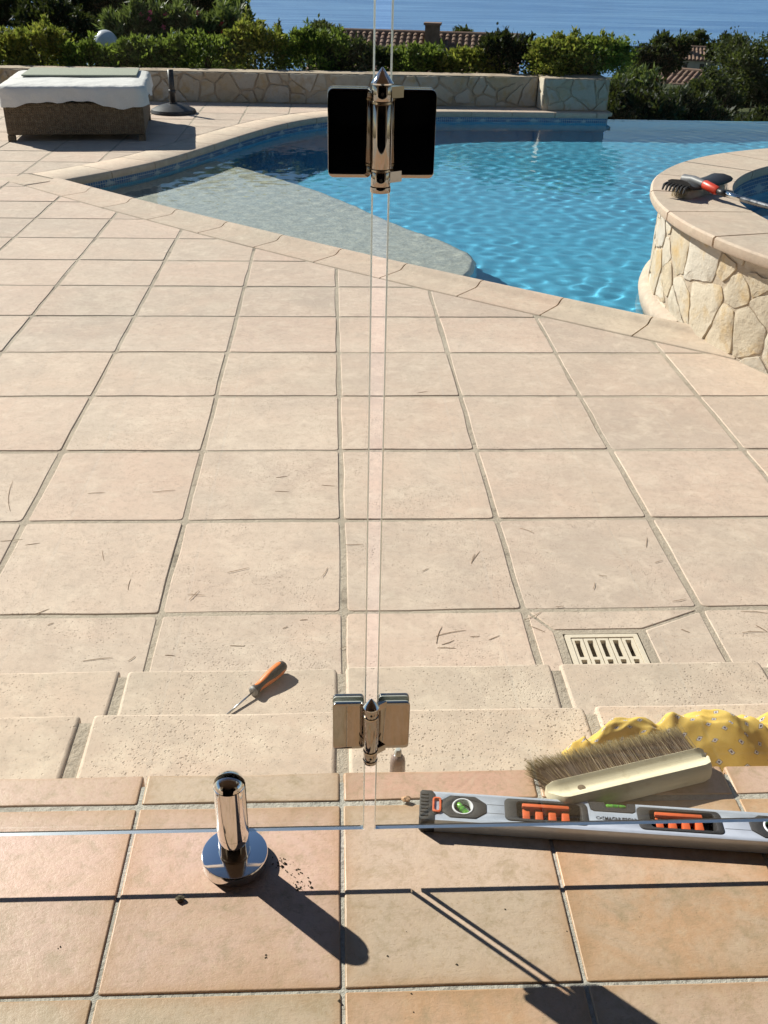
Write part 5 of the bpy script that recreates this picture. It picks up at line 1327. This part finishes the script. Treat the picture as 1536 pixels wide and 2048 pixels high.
# pale globe behind the hedge
gl = empty('garden_globe', (-2.985, 14.4, hill_h(-2.985, 14.4))); tag(gl, 'pale round garden globe lamp standing behind the hedge', 'globe lamp')
M['globe'] = simple('white_globe', (0.55, 0.58, 0.62), 0.35, 0, 20, 0.05, 0.05)
bm = bmesh.new(); bmesh.ops.create_uvsphere(bm, u_segments=32, v_segments=20, radius=0.155)
me = bpy.data.meshes.new('globe'); bm.to_mesh(me); bm.free(); me.materials.append(M['globe']); me.polygons.foreach_set('use_smooth', [True]*len(me.polygons)); obj('globe', me, gl, (0, 0, 0.065-hill_h(-2.985, 14.4)))
m = MB(); m.tube([(0, 0, 0.0), (0, 0, -0.08-hill_h(-2.985, 14.4))], 0.03, 14); m.build('post', 'grey_plastic', gl, True)

# ------------------------------------------------------------------ trees
def tree(name, label, x, y, zg, zt, rx, crown_h, mt, n, seed, leaf=(0.3, 0.12), clumps=40, flat=0.0, group=None, ry=None):
    r = random.Random(seed); ry = ry or rx*0.85; t = empty(name, (x, y, zg)); tag(t, label, 'tree', group)
    H = zt-zg; cb = H-crown_h; cs = []
    for q in range(clumps):
        while True:
            p = Vector((r.uniform(-1, 1), r.uniform(-1, 1), r.uniform(-1, 1)))
            if 0.25 < p.length < 1: break
        if p.z < 0: p.z *= (1-flat)
        cs.append((p.x*rx*0.80, p.y*ry*0.80, cb+crown_h*0.46+p.z*crown_h*0.42, r.uniform(0.55, 1.1)))
    V, F = leaf_cloud(cs, n, leaf[0], leaf[1], seed, (rx*0.12, ry*0.12, crown_h*0.06), (0, 0, cb+crown_h*0.4))
    obj('crown', leaf_mesh('crown', V, F, mt), t)
    m = MB(); tr_ = max(0.08, H*0.022); top = Vector((rx*0.1*r.uniform(-1, 1), 0, cb+crown_h*0.55))
    m.tube([(0, 0, -0.3), (rx*0.04, 0, cb*0.5), top], [tr_*1.2, tr_, tr_*0.45], 9)
    for q in range(7):
        a = r.uniform(0, 2*PI); s0 = Vector((rx*0.04, 0, cb*(0.55+0.4*r.random()))) ; e = Vector((rx*0.7*math.cos(a), ry*0.7*math.sin(a), cb+crown_h*r.uniform(0.3, 0.75)))
        m.tube([s0, s0.lerp(e, .5)+Vector((0, 0, .1*H*0.3)), e], [tr_*0.5, tr_*0.35, tr_*0.12], 6)
    m.build('trunk', 'bark', t, True); return t
GT_ = 'dark pines rising at the top left'
tree('pine_tree', 'dark pine at the far top left corner', -9.4, 29, hill_h(-9.6, 29), 4.0, 3.3, 5.8, 'leaf_pine', 20000, 301, (0.30, 0.07), 60, 0.2, GT_)
tree('pine_tree', 'dark pine behind the white globe and oleanders', -6.3, 31, hill_h(-6.4, 31), 4.6, 3.0, 6.6, 'leaf_pine', 21000, 302, (0.30, 0.07), 60, 0.2, GT_)
tree('pine_tree', 'dark pine closest to the open sea', -4.1, 32, hill_h(-3.95, 32), 4.6, 2.0, 6.4, 'leaf_pine', 18000, 303, (0.30, 0.07), 55, 0.2, GT_)
tree('tree', 'round grey green treetop left of the tiled roof', -0.3, 55, hill_h(-0.3, 55), -1.72, 1.55, 2.4, 'leaf_olive', 7000, 304, (0.22, 0.10), 46)
tree('tree', 'small round treetop showing over the roof right of the chimney', 13.6, 110, hill_h(13.6, 110), -4.95, 2.0, 3.0, 'leaf_olive', 3500, 305, (0.4, 0.2), 36)
t = tree('cypress_tree', 'tiny dark cypress standing against the sea', -4.34, 90, hill_h(-4.34, 90), -3.5, 0.32, 2.8, 'leaf_pine', 1500, 306, (0.25, 0.08), 30)
GR = 'trees on the hillside at right'
tree('tree', 'tall round pine left of the far house', 38.6, 120, hill_h(38.6, 120)-1, -5.1, 2.3, 5.0, 'leaf_pine', 7000, 310, (0.5, 0.2), 44, 0.3, GR)
tree('tree', 'broad dark pine sloping towards the sea left of the far house', 34.0, 112, hill_h(34, 112)-1, -6.1, 3.0, 3.4, 'leaf_dark', 8000, 311, (0.45, 0.2), 50, 0.3, GR)
tree('tree', 'dark bushy tree below the round pine', 28.6, 100, hill_h(28.6, 100)-1, -7.6, 1.9, 2.6, 'leaf_dark', 6000, 312, (0.4, 0.18), 44, 0.3, GR)
tree('tree', 'small treetop above the roofs of the far houses', 100.5, 290, hill_h(100, 290)-1, -14.6, 5.0, 7.0, 'leaf_olive', 4000, 313, (0.9, 0.4), 40, 0.3, GR)
tree('tree', 'dark treetop right of the far house', 45.4, 120, hill_h(45, 120)-1, -5.5, 2.6, 4.0, 'leaf_dark', 6000, 314, (0.45, 0.2), 44, 0.3, GR)
tree('tree', 'dark pine in the upper right corner', 40.6, 90, hill_h(40, 90)-1, -2.5, 3.6, 4.6, 'leaf_pine', 7000, 315, (0.45, 0.18), 44, 0.3, GR)
tree('tree', 'large olive green tree filling the right edge', 18.1, 45, hill_h(18, 45)-0.5, -1.15, 2.5, 3.9, 'leaf_olive', 16000, 316, (0.17, 0.075), 64, 0.1, GR)
tree('tree', 'bushy olive green tree left of the large one', 15.6, 42, hill_h(15, 42)-0.5, -2.5, 1.45, 2.4, 'leaf_olive', 11000, 317, (0.16, 0.07), 54, 0.1, GR)
tree('tree', 'low dark tree behind the overflow edge at right', 12.8, 33, hill_h(12.6, 33)-0.5, -2.75, 2.4, 1.9, 'leaf_dark', 11000, 318, (0.17, 0.07), 54, 0.1, GR)
tree('tree', 'low dark tree in front of the lower roofs', 8.9, 30, hill_h(8.6, 30)-0.5, -2.35, 1.8, 1.9, 'leaf_dark', 9000, 319, (0.16, 0.065), 50, 0.1, GR)

# ------------------------------------------------------------------ houses down the slope
def m_rooftile(name, base):
    g = NG(name); r = g.island(); n = g.noise(g.objc(), 3.0, 4)
    c = g.ramp(r, [(0.0, tuple(x*0.72 for x in base)), (0.6, base), (1.0, (base[0]*1.25, base[1]*1.3, base[2]*1.35))])
    c = g.mix(g.ramp(n, [(0.4, 0.0), (0.7, 0.55)]), c, (0.22, 0.18, 0.14)); return g.done(g.princ(c, 0.85, 0, None, 0.2))
M['roof_tile'] = m_rooftile('weathered_roof_tile', (0.235, 0.145, 0.105))
M['far_render'] = simple('far_render', (0.42, 0.36, 0.30), 0.9, 0, 1.0, 0.1, 0.1)
M['chimney_stone'] = simple('brown_chimney_stone', (0.16, 0.11, 0.08), 0.9, 0, 3, 0.3, 0.3)
M['far_glass'] = simple('far_window', (0.03, 0.035, 0.045), 0.15)
def house_tiled(name, label, x, y, zr, L, run, rise, wall_h, rot, rib, seed, chim=None, fine=True):
    """house with a gabled roof of barrel tiles; (x, y, zr) is the middle of the ridge"""
    r = random.Random(seed); zg = zr-rise-wall_h; t = empty(name, (x, y, zg), rot); tag(t, label, 'house')
    m = MB(); m.box(-L/2+0.3, L/2-0.3, -run+0.35, run-0.35, -3.0, wall_h); w = m.build('wall', 'far_render', t)
    m = MB(); zr_ = wall_h+rise
    m.add([(-L/2, -run, wall_h), (L/2, -run, wall_h), (L/2, 0, zr_-0.02), (-L/2, 0, zr_-0.02), (-L/2, run, wall_h), (L/2, run, wall_h), (-L/2, -run, wall_h-.12), (L/2, -run, wall_h-.12), (L/2, run, wall_h-.12), (-L/2, run, wall_h-.12)],
          [(0, 1, 2, 3), (3, 2, 5, 4), (6, 7, 1, 0), (4, 5, 8, 9), (0, 3, 4, 9, 6), (1, 7, 8, 5, 2), (9, 8, 7, 6)]); rf = m.build('roof', 'roof_tile', t)
    n = int(L/rib); sl_ = math.hypot(run, rise)
    nt = max(4, int(sl_/0.42)) if fine else 3
    for q in range(n):
        m = MB(); xq = -L/2+rib*(q+0.5); rr = rib*0.34
        for j in range(nt):                                                 # overlapping barrel tiles from eave to ridge
            a0, a1 = j/nt, (j+1.12)/nt
            p0 = Vector((xq+r.uniform(-.015, .015), -run+run*a0-0.02, wall_h+rise*a0+0.03)); p1 = Vector((xq, -run+run*min(1, a1), wall_h+rise*min(1, a1)+0.0))
            vs = []
            for e, (p, k_) in enumerate(((p0, 1.08), (p1, 0.86))):
                for s_ in range(7): an = PI*s_/6; vs.append(p+Vector((rr*k_*math.cos(an), 0, rr*k_*math.sin(an)*0.9)))
            m.add(vs, [(s_, s_+1, 8+s_, 7+s_) for s_ in range(6)])
        m.build('tile_row', 'roof_tile', rf)
    m = MB(); m.tube([(-L/2, 0, zr_+0.02), (L/2, 0, zr_+0.02)], rib*0.42, 10); m.build('ridge_tiles', 'roof_tile', rf)
    for wx in (-L*0.28, L*0.1, L*0.32):
        m = MB(); m.box(wx-.45, wx+.45, -run+0.30, -run+0.345, wall_h*0.35, wall_h*0.80); m.build('window', 'far_glass', w)
    if chim:
        cx, cy_, w_, h_ = chim; m = MB(); m.box(cx-w_/2, cx+w_/2, cy_-w_/2, cy_+w_/2, zr_-1.2, zr_+h_-0.12); c = m.build('chimney', 'chimney_stone', t)
        m = MB(); m.box(cx-w_/2-.08, cx+w_/2+.08, cy_-w_/2-.08, cy_+w_/2+.08, zr_+h_-0.119, zr_+h_); m.build('chimney_cap', 'roof_tile', c)
    return t
house_tiled('tiled_house', 'house roof of brown barrel tiles with a square chimney behind the hedge', 4.9, 60.0, -2.62, 11.4, 4.6, 1.9, 2.6, math.radians(-9), 0.36, 41, (0.85, -0.9, 0.78, 0.62))
house_tiled('far_house', 'far pale house with red brown roof and small chimney on the hillside', 80.2, 230, -15.0, 9.2, 5.0, 2.2, 3.2, math.radians(-12), 0.8, 42, (-2.0, -2.0, 0.9, 0.5), False)
house_tiled('far_house', 'long low roof on the slope below the far pale house', 49.2, 150, -12.3, 9.0, 5.5, 2.0, 2.2, math.radians(-38), 0.8, 43, None, False)
house_tiled('far_house', 'small red brown roof half hidden by the olive green trees', 48.6, 140, -13.4, 5.0, 3.2, 1.3, 2.0, math.radians(-25), 0.6, 44, None, False)

for o in list(bpy.data.objects):
    if o.name.split('.')[0] in ('basin', 'basin_floor', 'sun_shelf', 'mosaic_band', 'foot_moulding', 'wall_core') and o.type == 'MESH': o.cycles.is_caustics_receiver = True
